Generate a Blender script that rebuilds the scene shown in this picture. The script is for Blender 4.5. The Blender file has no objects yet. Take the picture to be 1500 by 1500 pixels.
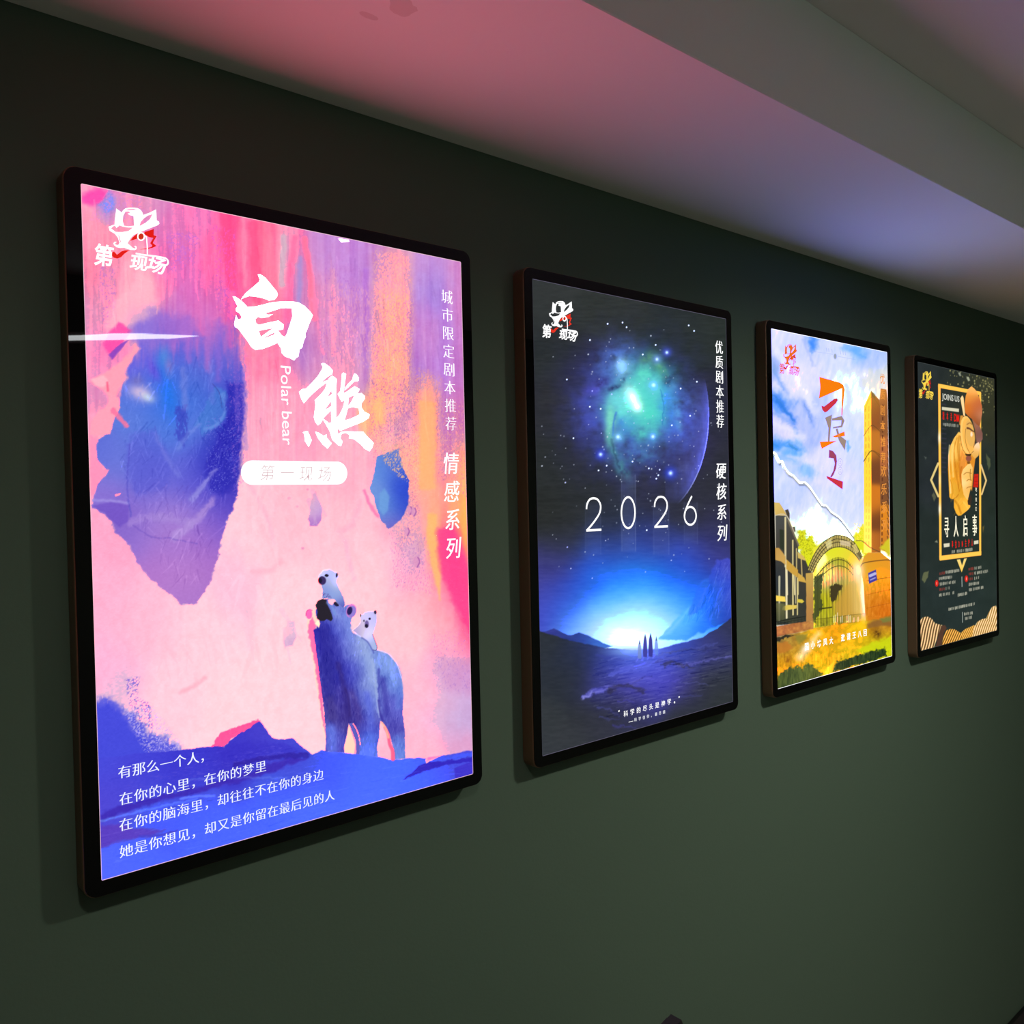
import bpy, bmesh, math
import numpy as np
from mathutils import Vector, Matrix

scene = bpy.context.scene
COL = scene.collection

# ------------------------------------------------------------------ camera
cam_data = bpy.data.cameras.new('camera')
cam_data.sensor_width = 36.0
cam_data.lens = 1258.0 / 1500.0 * 36.0
cam_data.clip_start = 0.02
cam = bpy.data.objects.new('camera', cam_data)
COL.objects.link(cam)
CR = ((0.75620281, -0.6539359, -0.02291603),
      (-0.02610979, 0.00483787, -0.99964737),
      (0.65381617, 0.75653449, -0.01341572))
CPOS = Vector((-0.29881405, -1.16260146, 0.459328))
m = Matrix.Identity(4)
for r in range(3):
    m[r][0] = CR[0][r]
    m[r][1] = -CR[1][r]
    m[r][2] = -CR[2][r]
    m[r][3] = CPOS[r]
cam.matrix_world = m
scene.camera = cam

# ------------------------------------------------------------------ world and exposure
world = bpy.data.worlds.new('world')
scene.world = world
world.use_nodes = True
bgn = world.node_tree.nodes['Background']
bgn.inputs['Color'].default_value = (0.6, 0.65, 0.6, 1)
bgn.inputs['Strength'].default_value = 0.0
vs = scene.view_settings
scene.display_settings.display_device = 'sRGB'
vs.view_transform = 'Standard'
vs.look = 'None'
vs.exposure = 0.0
vs.gamma = 1.0
vs.use_curve_mapping = False

# recessed downlights in the upper ceiling: x, y, strength; the last is added to brighten the left wall
DOWNLIGHTS = [(1.748, -1.3, 580.0), (3.346, -1.3, 60.0), (-0.09, -1.3, 130.0)]
STRIP_STRENGTH = 16.0       # linear lamp on the wall behind the camera

# ------------------------------------------------------------------ helpers
def lin(c):
    c = np.asarray(c, float) / 255.0
    return np.where(c <= 0.04045, c / 12.92, ((c + 0.055) / 1.055) ** 2.4)

def mat(name, color, rough=0.5, metal=0.0, spec=0.5, bump=0.0, scale=60.0, vary=0.0):
    m = bpy.data.materials.new(name)
    m.use_nodes = True
    nt = m.node_tree
    b = nt.nodes['Principled BSDF']
    b.inputs['Base Color'].default_value = (*color, 1)
    b.inputs['Roughness'].default_value = rough
    b.inputs['Metallic'].default_value = metal
    b.inputs['Specular IOR Level'].default_value = spec
    if bump or vary:
        tc = nt.nodes.new('ShaderNodeTexCoord')
        nz = nt.nodes.new('ShaderNodeTexNoise')
        nz.inputs['Scale'].default_value = scale
        nz.inputs['Detail'].default_value = 4
        nt.links.new(tc.outputs['Object'], nz.inputs['Vector'])
        if bump:
            bp = nt.nodes.new('ShaderNodeBump')
            bp.inputs['Strength'].default_value = bump
            bp.inputs['Distance'].default_value = 0.002
            nt.links.new(nz.outputs['Fac'], bp.inputs['Height'])
            nt.links.new(bp.outputs['Normal'], b.inputs['Normal'])
        if vary:
            mx = nt.nodes.new('ShaderNodeMix')
            mx.data_type = 'RGBA'
            mx.inputs[6].default_value = (*[c * (1 - vary) for c in color], 1)
            mx.inputs[7].default_value = (*[min(1, c * (1 + vary)) for c in color], 1)
            nt.links.new(nz.outputs['Fac'], mx.inputs[0])
            nt.links.new(mx.outputs[2], b.inputs['Base Color'])
    return m

def emit_mat(name, color, strength):
    m = bpy.data.materials.new(name)
    m.use_nodes = True
    b = m.node_tree.nodes['Principled BSDF']
    b.inputs['Base Color'].default_value = (0.02, 0.02, 0.02, 1)
    b.inputs['Emission Color'].default_value = (*color, 1)
    b.inputs['Emission Strength'].default_value = strength
    b.inputs['Roughness'].default_value = 0.3
    return m

INK = {}
def ink(rgb, gain=1.0):
    """backlit printing ink of one colour under the glossy face"""
    key = (tuple(rgb), gain)
    if key not in INK:
        m = bpy.data.materials.new('backlit_print')
        m.use_nodes = True
        b = m.node_tree.nodes['Principled BSDF']
        b.inputs['Base Color'].default_value = (0.01, 0.01, 0.01, 1)
        b.inputs['Roughness'].default_value = 0.015
        b.inputs['Emission Color'].default_value = (*lin(rgb), 1)
        b.inputs['Emission Strength'].default_value = gain
        INK[key] = m
    return INK[key]

def link(name, me, material=None, parent=None):
    o = bpy.data.objects.new(name, me)
    COL.objects.link(o)
    if material is not None:
        me.materials.append(material)
    if parent is not None:
        o.parent = parent
    return o

def from_bm(name, bm, material=None, parent=None, smooth=False):
    me = bpy.data.meshes.new(name)
    bm.to_mesh(me)
    bm.free()
    if smooth:
        for p in me.polygons:
            p.use_smooth = True
    return link(name, me, material, parent)

def from_py(name, verts, faces, material=None, parent=None):
    me = bpy.data.meshes.new(name)
    me.from_pydata(verts, [], faces)
    me.update()
    return link(name, me, material, parent)

def add_box(bm, lo, hi):
    vs_ = [bm.verts.new((x, y, z)) for x in (lo[0], hi[0]) for y in (lo[1], hi[1]) for z in (lo[2], hi[2])]
    for f in ((0, 1, 3, 2), (4, 6, 7, 5), (0, 4, 5, 1), (2, 3, 7, 6), (0, 2, 6, 4), (1, 5, 7, 3)):
        bm.faces.new([vs_[i] for i in f])

def box_obj(name, lo, hi, material, parent=None, bevel=0.0, seg=2):
    bm = bmesh.new()
    add_box(bm, lo, hi)
    bmesh.ops.recalc_face_normals(bm, faces=bm.faces)
    if bevel:
        bmesh.ops.bevel(bm, geom=bm.edges[:], offset=bevel, segments=seg, affect='EDGES', profile=0.5)
    return from_bm(name, bm, material, parent)

def structure(o):
    o['kind'] = 'structure'
    return o

def thing(name, label, cat, loc=(0, 0, 0), group=None):
    o = bpy.data.objects.new(name, None)
    COL.objects.link(o)
    o.location = loc
    o.empty_display_size = 0.05
    o['label'] = label
    o['category'] = cat
    if group:
        o['group'] = group
    return o

# ------------------------------------------------------------------ the room
Z_SOFFIT, Z_CEIL, D_SOFFIT = 1.0696, 1.2574, 0.4275
X0, X1, Y1, ZF = -2.4, 5.0, -2.05, -1.50
green = mat('green_wall_paint', (0.098, 0.155, 0.110), rough=0.75, spec=0.25, bump=0.10, scale=220)
white_paint = mat('white_ceiling_paint', (0.86, 0.84, 0.83), rough=0.85, spec=0.2, bump=0.06, scale=150)
grey_floor = mat('dark_floor_tile', (0.26, 0.235, 0.21), rough=0.5, vary=0.15, scale=6)
black_board = mat('black_baseboard', (0.004, 0.004, 0.004), rough=0.5)

structure(box_obj('wall_back', (X0 - .1, 0.0070, ZF), (X1 + .1, 0.1, Z_CEIL), green))
structure(box_obj('wall_front', (X0 - .1, Y1 - 0.1, ZF), (X1 + .1, Y1, Z_CEIL), green))
structure(box_obj('wall_left', (X0 - .1, Y1, ZF), (X0, 0, Z_CEIL), green))
structure(box_obj('wall_right', (X1, Y1, ZF), (X1 + .1, 0, Z_CEIL), green))
structure(box_obj('floor', (X0 - .1, Y1 - .1, ZF - 0.1), (X1 + .1, 0.1, ZF), grey_floor))
structure(box_obj('ceiling', (X0 - .1, Y1 - .1, Z_CEIL), (X1 + .1, 0.1, Z_CEIL + 0.1), white_paint))

def soffit_material():
    """white plaster with two small scuffed patches of bared filler"""
    m = mat('scuffed_soffit_paint', (0.84, 0.93, 0.87), rough=0.85, spec=0.2, bump=0.06, scale=150)
    nt = m.node_tree
    b = nt.nodes['Principled BSDF']
    tc = nt.nodes.new('ShaderNodeTexCoord')
    nz = nt.nodes.new('ShaderNodeTexNoise')
    nz.inputs['Scale'].default_value = 28
    nt.links.new(tc.outputs['Object'], nz.inputs['Vector'])
    total = None
    for (cx, cy, rx, ry) in SCUFFS:
        mp = nt.nodes.new('ShaderNodeMapping')
        mp.vector_type = 'TEXTURE'
        mp.inputs['Location'].default_value = (cx, cy, Z_SOFFIT)
        mp.inputs['Scale'].default_value = (rx, ry, 1)
        nt.links.new(tc.outputs['Object'], mp.inputs['Vector'])
        ln = nt.nodes.new('ShaderNodeVectorMath')
        ln.operation = 'LENGTH'
        nt.links.new(mp.outputs['Vector'], ln.inputs[0])
        ad = nt.nodes.new('ShaderNodeMath')
        ad.operation = 'MULTIPLY_ADD'
        ad.inputs[1].default_value = 1.6
        nt.links.new(nz.outputs['Fac'], ad.inputs[0])
        nt.links.new(ln.outputs['Value'], ad.inputs[2])
        lt = nt.nodes.new('ShaderNodeMath')
        lt.operation = 'LESS_THAN'
        lt.inputs[1].default_value = 1.6
        nt.links.new(ad.outputs[0], lt.inputs[0])
        if total is None:
            total = lt
        else:
            mxm = nt.nodes.new('ShaderNodeMath')
            mxm.operation = 'MAXIMUM'
            nt.links.new(total.outputs[0], mxm.inputs[0])
            nt.links.new(lt.outputs[0], mxm.inputs[1])
            total = mxm
    mx = nt.nodes.new('ShaderNodeMix')
    mx.data_type = 'RGBA'
    mx.inputs[6].default_value = (0.84, 0.93, 0.87, 1)
    mx.inputs[7].default_value = (0.72, 0.76, 0.70, 1)
    nt.links.new(total.outputs[0], mx.inputs[0])
    nt.links.new(mx.outputs[2], b.inputs['Base Color'])
    return m

def ray_to(px, py, axis, val):
    c = ((px - 750) / 1258.0, (py - 750) / 1258.0, 1.0)
    d = Vector([sum(CR[k][i] * c[k] for k in range(3)) for i in range(3)])
    t = (val - CPOS[axis]) / d[axis]
    return CPOS + d * t
_a, _b = ray_to(590, 8, 2, Z_SOFFIT), ray_to(540, 23, 2, Z_SOFFIT)
SCUFFS = [(_a.x, _a.y, 0.022, 0.022), (_b.x, _b.y, 0.013, 0.006)]
structure(box_obj('baseboard_back', (X0, -0.006, ZF), (X1, 0.007, -1.443), black_board, bevel=0.003))
# dropped soffit along the poster wall
structure(box_obj('trim_1', (X0, -D_SOFFIT, Z_SOFFIT), (X1, 0.007, Z_CEIL), soffit_material(), bevel=0.0015, seg=1))

# ------------------------------------------------------------------ light boxes
PW, PH = 0.5862, 0.86          # printed face
BZ, DEP = 0.0205, 0.0235        # black border, depth of the box
BOXES = [  # x, z of the face's lower left corner, slight tilt on the wall
    (0.0, 0.0, 0.00025), (0.74551, -0.00427, -0.00176), (1.5123, -0.00613, -0.00051), (2.28498, -0.01966, -0.01154)]
# the four corners of each print: top left, top right, bottom right, bottom left
CORNERS = [
    [(115, 267.1), (676.8, 386.5), (692, 1131.5), (149.8, 1292.7)],
    [(777.9, 411.7), (1065.2, 470), (1074, 1028), (795.9, 1104.8)],
    [(1129.6, 480.4), (1296.7, 516.7), (1306.7, 963.4), (1140.6, 1009.4)],
    [(1347, 528.9), (1454.2, 552.6), (1460.4, 926.7), (1348, 956.8)]]
UV = [(0, PH), (PW, PH), (PW, 0), (0, 0)]

def homography(src, dst):
    A, b = [], []
    for (x, y), (u, v) in zip(src, dst):
        A.append([x, y, 1, 0, 0, 0, -u * x, -u * y]); b.append(u)
        A.append([0, 0, 0, x, y, 1, -v * x, -v * y]); b.append(v)
    h = np.linalg.solve(np.array(A, float), np.array(b, float))
    return np.append(h, 1).reshape(3, 3)

def apply_h(Hm, pts):
    p = np.asarray(pts, float).reshape(-1, 2)
    q = np.c_[p, np.ones(len(p))] @ Hm.T
    return q[:, :2] / q[:, 2:3]

class Sheet:
    """a printed sheet: art is measured off the sketch and laid flat on the sheet (metres)"""
    def __init__(s, k):
        s.to_uv = homography(CORNERS[k], UV)
        s.to_px = homography(UV, CORNERS[k])
    def uv(s, pts):
        return apply_h(s.to_uv, pts)
    def scale_at(s, p):
        a, b, c = s.uv([p, (p[0] + 1, p[1]), (p[0], p[1] + 1)])
        return np.linalg.norm(b - a), np.linalg.norm(c - a)

def rounded_rect(x0, z0, x1, z1, r, n=6):
    pts = []
    for cx, cz, a0 in ((x1 - r, z0 + r, -90), (x1 - r, z1 - r, 0), (x0 + r, z1 - r, 90), (x0 + r, z0 + r, 180)):
        for i in range(n + 1):
            a = math.radians(a0 + 90 * i / n)
            pts.append((cx + r * math.cos(a), cz + r * math.sin(a)))
    return pts

def loft(loops, closed_front=False, closed_back=False):
    bm = bmesh.new()
    rings = [[bm.verts.new((x, y, z)) for x, z in lp] for y, lp in loops]
    n = len(rings[0])
    for a, b in zip(rings, rings[1:]):
        for i in range(n):
            j = (i + 1) % n
            bm.faces.new((a[i], a[j], b[j], b[i]))
    if closed_back:
        bm.faces.new(rings[0])
    if closed_front:
        bm.faces.new(rings[-1][::-1])
    bmesh.ops.recalc_face_normals(bm, faces=bm.faces)
    return bm

bronze = mat('bronze_aluminium', (0.24, 0.145, 0.085), rough=0.42, metal=0.35, bump=0.05, scale=300)
black_border = mat('black_glass_border', (0.004, 0.004, 0.004), rough=0.015, spec=0.32)

EDGE = [((250, 205, 225), .9), ((96, 92, 112), 1.0), ((250, 250, 255), 1.6), ((76, 82, 82), 1.0)]   # bare rim of the lit sheet round each print

def light_box(k, label):
    x, z, tilt = BOXES[k]
    root = thing('light_box', label, 'light box', (x + PW / 2, -0.0012, z + PH / 2), 'poster light boxes along the green wall')
    root.rotation_euler = (0, -tilt, 0)
    w, h = PW / 2 + BZ, PH / 2 + BZ
    R = 0.017
    rr = lambda g: rounded_rect(-w + g, -h + g, w - g, h - g, R - g)
    # bronze case: wall flange, side wall, chamfered front lip
    bm = loft([(0.0068, rr(0.0)), (-0.0183, rr(0.0)), (-0.0200, rr(0.0006)), (-0.0206, rr(0.0016))], closed_back=True)
    from_bm('case', bm, bronze, root)
    # black border of the glossy face, with its inner lip round the print
    n = len(rr(0))
    iw, ih = PW / 2, PH / 2
    inner = []
    for px_, pz_ in rr(0):
        # inner opening follows the same points pulled onto a nearly square corner
        inner.append((max(-iw, min(iw, px_)), max(-ih, min(ih, pz_))))
    inner = rounded_rect(-iw, -ih, iw, ih, 0.0022)
    bm = loft([(-0.0204, rr(0.0017)), (-0.0223, rr(0.0017)), (-0.0223, inner), (-0.0211, inner)])
    from_bm('border', bm, black_border, root)
    rim = [(-iw + 0.0008, -ih + 0.0008), (iw - 0.0008, -ih + 0.0008), (iw - 0.0008, ih - 0.0008), (-iw + 0.0008, ih - 0.0008)]
    out = [(-iw, -ih), (iw, -ih), (iw, ih), (-iw, ih)]
    V = [(x_, -0.0216, z_) for x_, z_ in out + rim]
    from_py('lit_rim', V, [(i, (i + 1) % 4, 4 + (i + 1) % 4, 4 + i) for i in range(4)], ink(*EDGE[k]), root)
    return root

def place(u, v, off):
    """sheet metres -> light box local coordinates"""
    return (u - PW / 2, -0.0214 - off, v - PH / 2)

# ------------------------------------------------------------------ lettering
GLYPHS = {}
def glyph(ch, bold=0.0):
    key = (ch, bold)
    if key not in GLYPHS:
        cu = bpy.data.curves.new('glyph', 'FONT')
        cu.body = ch
        cu.size = 1.0
        cu.resolution_u = 3
        cu.offset = bold
        ob = bpy.data.objects.new('glyph', cu)
        COL.objects.link(ob)
        bpy.context.view_layer.update()
        dg = bpy.context.evaluated_depsgraph_get()
        ev = ob.evaluated_get(dg)
        me = ev.to_mesh()
        V = np.array([v.co[:2] for v in me.vertices]) if len(me.vertices) else np.zeros((0, 2))
        F = [tuple(p.vertices) for p in me.polygons]
        ev.to_mesh_clear()
        bpy.data.objects.remove(ob)
        bpy.data.curves.remove(cu)
        GLYPHS[key] = (V, F)
    return GLYPHS[key]
_g = glyph('国')[0]
EMC = (_g.min(0) + _g.max(0)) / 2
EMS = (_g.max(0) - _g.min(0)).max() * 1.06

class Marks:
    """collects flat printed shapes on a sheet into one mesh; several inks allowed"""
    def __init__(s, sheet, off=0.0004):
        s.sh, s.off = sheet, off
        s.V, s.F, s.MI, s.mats = [], [], [], []
    def _mi(s, m):
        if m not in s.mats:
            s.mats.append(m)
        return s.mats.index(m)
    def add_uv(s, P, F, m, lift=0.0):
        b = len(s.V)
        s.V += [place(u, v, s.off + lift) for u, v in P]
        mi = s._mi(m)
        for f in F:
            s.F.append(tuple(i + b for i in f))
            s.MI.append(mi)
    def char(s, ch, c_uv, w, h, m, shear=0.0, rot=0.0, bold=0.0, lift=0.0, song=0.0):
        """song: thin horizontals and strong verticals, as in book type"""
        if song:
            for i, k in enumerate((-1, 0, 1)):
                s.char(ch, (c_uv[0] + k * song * w, c_uv[1]), w, h, m, shear, rot, bold - .021, lift + i * 1e-5)
            return
        V, F = glyph(ch, bold)
        if not len(V):
            return
        P = (V - EMC) / EMS
        P = np.c_[P[:, 0] * w + P[:, 1] * h * shear, P[:, 1] * h]
        if rot:
            c_, s_ = math.cos(rot), math.sin(rot)
            P = np.c_[P[:, 0] * c_ - P[:, 1] * s_, P[:, 0] * s_ + P[:, 1] * c_]
        s.add_uv(P + np.asarray(c_uv), F, m, lift)
    def line(s, text, p0, p1, hpx, m, aspect=1.0, shear=0.0, bold=0.0, rot=0.0, lift=0.0, song=0.0):
        """characters spaced evenly on the sheet from p0 to p1; hpx is their height at p0"""
        a, b = s.sh.uv([p0, p1])
        h = hpx * s.sh.scale_at(p0)[1]
        n = len(text)
        for i, ch in enumerate(text):
            c = a + (b - a) * (i / max(1, n - 1))
            s.char(ch, c, h * aspect, h, m, shear, rot, bold, lift, song)
    def word(s, text, p0, p1, hpx, m, bold=0.0):
        """a word set in one piece, stretched between p0 (left middle) and p1 (right middle)"""
        V, F = glyph(text, bold)
        a, b = s.sh.uv([p0, p1])
        h = hpx * s.sh.scale_at(p0)[1]
        lo, hi = V.min(0), V.max(0)
        d = b - a
        L = np.linalg.norm(d)
        d /= L
        nrm = np.array([-d[1], d[0]])
        t = (V[:, 0] - lo[0]) / (hi[0] - lo[0]) * L
        q = ((V[:, 1] - lo[1]) / (hi[1] - lo[1]) - 0.5) * h
        s.add_uv(a + t[:, None] * d + q[:, None] * nrm, F, m)
    def shape(s, loops, m, smooth=0, lift=0.0, is_uv=False):
        """a filled outline with holes"""
        cu = bpy.data.curves.new('outline', 'CURVE')
        cu.dimensions = '2D'
        cu.fill_mode = 'BOTH'
        for lp in loops:
            q = np.asarray(lp, float) if is_uv else s.sh.uv(lp)
            q = catmull(q, smooth) if smooth else q
            sp = cu.splines.new('POLY')
            sp.points.add(len(q) - 1)
            for i, (u, v) in enumerate(q):
                sp.points[i].co = (u * 10, v * 10, 0, 1)
            sp.use_cyclic_u = True
        ob = bpy.data.objects.new('outline', cu)
        COL.objects.link(ob)
        bpy.context.view_layer.update()
        ev = ob.evaluated_get(bpy.context.evaluated_depsgraph_get())
        me = ev.to_mesh()
        P = np.array([v.co[:2] for v in me.vertices]) / 10
        F = [tuple(p.vertices) for p in me.polygons]
        ev.to_mesh_clear()
        bpy.data.objects.remove(ob)
        bpy.data.curves.remove(cu)
        s.add_uv(P, F, m, lift)
    def stroke(s, pts, wpx, m, smooth=4, closed=False, lift=0.0, is_uv=False):
        q = np.asarray(pts, float) if is_uv else s.sh.uv(pts)
        w = wpx if is_uv else wpx * s.sh.scale_at(pts[0])[1]
        if smooth:
            q = catmull(q, smooth, closed)
        n = len(q)
        if closed:
            t = np.roll(q, -1, 0) - np.roll(q, 1, 0)
        else:
            t = np.gradient(q, axis=0)
        t /= np.linalg.norm(t, axis=1)[:, None] + 1e-12
        nr = np.c_[-t[:, 1], t[:, 0]] * w / 2
        P = np.r_[q + nr, q - nr]
        F = [(i, (i + 1) % n, n + (i + 1) % n, n + i) for i in range(n if closed else n - 1)]
        s.add_uv(P, F, m, lift)
    def build(s, name, parent, label=None):
        me = bpy.data.meshes.new(name)
        me.from_pydata(s.V, [], s.F)
        for mm in s.mats:
            me.materials.append(mm)
        me.polygons.foreach_set('material_index', s.MI)
        me.update()
        # all faces look into the room
        bm = bmesh.new()
        bm.from_mesh(me)
        bm.normal_update()
        bmesh.ops.reverse_faces(bm, faces=[f for f in bm.faces if f.normal.y > 0])
        bm.to_mesh(me)
        bm.free()
        o = bpy.data.objects.new(name, me)
        COL.objects.link(o)
        o.parent = parent
        if label:
            o['label'] = label
        return o

def catmull(q, n, closed=True):
    q = np.asarray(q, float)
    N = len(q)
    out = []
    rng_ = range(N) if closed else range(N - 1)
    for i in rng_:
        if closed:
            p0, p1, p2, p3 = q[i - 1], q[i], q[(i + 1) % N], q[(i + 2) % N]
        else:
            p0, p1, p2, p3 = q[max(i - 1, 0)], q[i], q[i + 1], q[min(i + 2, N - 1)]
        for k in range(n):
            t = k / n
            out.append(0.5 * ((2 * p1) + (-p0 + p2) * t + (2 * p0 - 5 * p1 + 4 * p2 - p3) * t * t + (-p0 + 3 * p1 - 3 * p2 + p3) * t ** 3))
    if not closed:
        out.append(q[-1])
    return np.array(out)

def z(ox, oy, k, pts):
    """enlarged sketch coordinates -> sketch coordinates"""
    return [(ox + k * a, oy + k * b) for a, b in pts]

# ------------------------------------------------------------------ painting the prints
_rs = np.random.RandomState(7)
_LAT = _rs.rand(256, 256)
def vnoise(x, y):
    xi = np.floor(x).astype(int); yi = np.floor(y).astype(int)
    fx = x - xi; fy = y - yi
    fx = fx * fx * (3 - 2 * fx); fy = fy * fy * (3 - 2 * fy)
    a = _LAT[xi & 255, yi & 255]; b = _LAT[(xi + 1) & 255, yi & 255]
    c = _LAT[xi & 255, (yi + 1) & 255]; d = _LAT[(xi + 1) & 255, (yi + 1) & 255]
    return (a * (1 - fx) + b * fx) * (1 - fy) + (c * (1 - fx) + d * fx) * fy
def fbm(x, y, o=4):
    s, a, t = 0, 1.0, 0
    for i in range(o):
        s = s + a * vnoise(x * 2 ** i + 17.3 * i, y * 2 ** i + 5.1 * i)
        t += a
        a *= 0.5
    return s / t
def sstep(a, b, x):
    t = np.clip((x - a) / (b - a), 0, 1)
    return t * t * (3 - 2 * t)

class Paint:
    def __init__(s, k, nu, nv, base):
        s.k, s.nu, s.nv = k, nu, nv
        s.sheet = Sheet(k)
        U, V = np.meshgrid(np.linspace(0, PW, nu + 1), np.linspace(0, PH, nv + 1))
        s.U, s.V = U.ravel(), V.ravel()
        px = apply_h(s.sheet.to_px, np.c_[s.U, s.V])
        s.X, s.Y = px[:, 0], px[:, 1]
        s.C = np.tile(np.asarray(base, float), (len(s.X), 1))
    def box(s, x0, y0, x1, y1):
        return np.nonzero((s.X > x0) & (s.X < x1) & (s.Y > y0) & (s.Y < y1))[0]
    def colour(s, I, col):
        """col: one colour, or anchors [(x, y, rgb)...] blended smoothly"""
        if isinstance(col[0], (int, float)):
            return np.asarray(col, float)[None]
        X, Y = s.X[I], s.Y[I]
        num, den = 0, 1e-9
        A = np.array([(a, b) for a, b, _ in col], float)
        if len(col) > 1:
            dd = np.sqrt(((A[:, None] - A[None]) ** 2).sum(-1)) + np.eye(len(A)) * 1e9
            sg = dd.min(1).mean() * 0.62
        else:
            sg = 10
        for a, b, c in col:
            d2 = (X - a) ** 2 + (Y - b) ** 2
            w = np.exp(-d2 / (2 * sg * sg)) + 1e-4 / (1 + d2 / (sg * sg)) ** 2
            num = num + w[:, None] * np.asarray(c, float)
            den = den + w
        return num / den[:, None]
    def mixin(s, I, a, col):
        c = s.colour(I, col)
        a = np.clip(a, 0, 1)[:, None]
        s.C[I] = s.C[I] * (1 - a) + c * a
    def field(s, anchors, sigma, warp=0, ws=(40, 40), a=1.0):
        X, Y = s.X, s.Y
        if warp:
            X = X + warp * (fbm(s.X / ws[0], s.Y / ws[1]) - .5) * 2
            Y = Y + warp * (fbm(s.X / ws[0] + 50, s.Y / ws[1] + 31) - .5) * 2
        num, den = 0, 1e-9
        for q in anchors:
            x, y, c = q[:3]
            sx = sigma * (q[3] if len(q) > 3 else 1)
            sy = sigma * (q[4] if len(q) > 4 else 1)
            d2 = ((X - x) / sx) ** 2 + ((Y - y) / sy) ** 2
            w = np.exp(-d2 / 2) + 3e-4 / (1 + d2) ** 2
            num = num + w[:, None] * np.asarray(c, float)
            den = den + w
        s.C = s.C * (1 - a) + a * num / den[:, None]
    def sdf(s, pts, I, X=None, Y=None):
        X = s.X[I] if X is None else X
        Y = s.Y[I] if Y is None else Y
        d = np.full(len(I), 1e9)
        ins = np.zeros(len(I), bool)
        n = len(pts)
        for i in range(n):
            x1, y1 = pts[i]; x2, y2 = pts[(i + 1) % n]
            ex, ey = x2 - x1, y2 - y1
            L = ex * ex + ey * ey + 1e-12
            t = np.clip(((X - x1) * ex + (Y - y1) * ey) / L, 0, 1)
            d = np.minimum(d, (X - x1 - t * ex) ** 2 + (Y - y1 - t * ey) ** 2)
            if y1 != y2:
                c = ((y1 > Y) != (y2 > Y)) & (X < (x2 - x1) * (Y - y1) / (y2 - y1) + x1)
                ins ^= c
        d = np.sqrt(d)
        return np.where(ins, -d, d)
    def poly(s, pts, col, f=0.8, a=1.0, rough=0, rs=8, smooth=0, grain=0, gs=(2.0, 6.0), fade=None):
        """filled outline; f edge softness, rough wobble of the edge, grain dry-brush holes"""
        if smooth:
            pts = catmull(pts, smooth)
        p = np.asarray(pts, float)
        mg = f + rough * 2 + 3
        I = s.box(p[:, 0].min() - mg, p[:, 1].min() - mg, p[:, 0].max() + mg, p[:, 1].max() + mg)
        if not len(I):
            return
        X, Y = s.X[I], s.Y[I]
        if rough:
            nx = (fbm(X / rs, Y / rs) - .5) * 2 * rough
            ny = (fbm(X / rs + 40, Y / rs + 9) - .5) * 2 * rough
            d = s.sdf(p, I, X + nx, Y + ny)
        else:
            d = s.sdf(p, I)
        al = a * (1 - sstep(-f, f, d))
        if grain:
            g = fbm(X / gs[0], Y / gs[1], 3)
            al = al * sstep(grain - .12, grain + .12, g + np.clip(-d, 0, 30) / 90)
        if fade:
            y0, y1, amp = fade
            al = al * sstep(y0, y1, Y + amp * (fbm(X / 5, Y / 30, 4) - .5) * 2)
        s.mixin(I, al, col)
    def stroke(s, pts, w, col, f=0.7, a=1.0, rough=0, rs=6, smooth=4, w1=None):
        """brush stroke along a line; width w tapering to w1"""
        q = catmull(pts, smooth, False) if smooth and len(pts) > 2 else np.asarray(pts, float)
        w1 = w if w1 is None else w1
        mg = max(w, w1) + f + rough * 2 + 2
        I = s.box(q[:, 0].min() - mg, q[:, 1].min() - mg, q[:, 0].max() + mg, q[:, 1].max() + mg)
        if not len(I):
            return
        X, Y = s.X[I], s.Y[I]
        if rough:
            X = X + (fbm(X / rs, Y / rs) - .5) * 2 * rough
            Y = Y + (fbm(X / rs + 40, Y / rs + 9) - .5) * 2 * rough
        best = np.full(len(I), 1e9)
        n = len(q) - 1
        for i in range(n):
            (x1, y1), (x2, y2) = q[i], q[i + 1]
            ex, ey = x2 - x1, y2 - y1
            t = np.clip(((X - x1) * ex + (Y - y1) * ey) / (ex * ex + ey * ey + 1e-12), 0, 1)
            d = np.hypot(X - x1 - t * ex, Y - y1 - t * ey)
            ww = w + (w1 - w) * (i + t) / n
            best = np.minimum(best, d - ww / 2)
        s.mixin(I, a * (1 - sstep(-f, f, best)), col)
    def blob(s, x, y, rx, ry, col, a=1.0, p=1.0, rot=0, noise=0, ns=10):
        r = max(rx, ry) * 2.6
        I = s.box(x - r, y - r, x + r, y + r)
        if not len(I):
            return
        c_, s_ = math.cos(rot), math.sin(rot)
        dx, dy = s.X[I] - x, s.Y[I] - y
        d2 = ((dx * c_ + dy * s_) / rx) ** 2 + ((-dx * s_ + dy * c_) / ry) ** 2
        al = a * np.exp(-(d2 ** p) * 1.2)
        if noise:
            al = al * np.clip(1 + noise * (fbm(s.X[I] / ns, s.Y[I] / ns) - .5) * 3, 0, 2)
        s.mixin(I, al, col)
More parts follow.
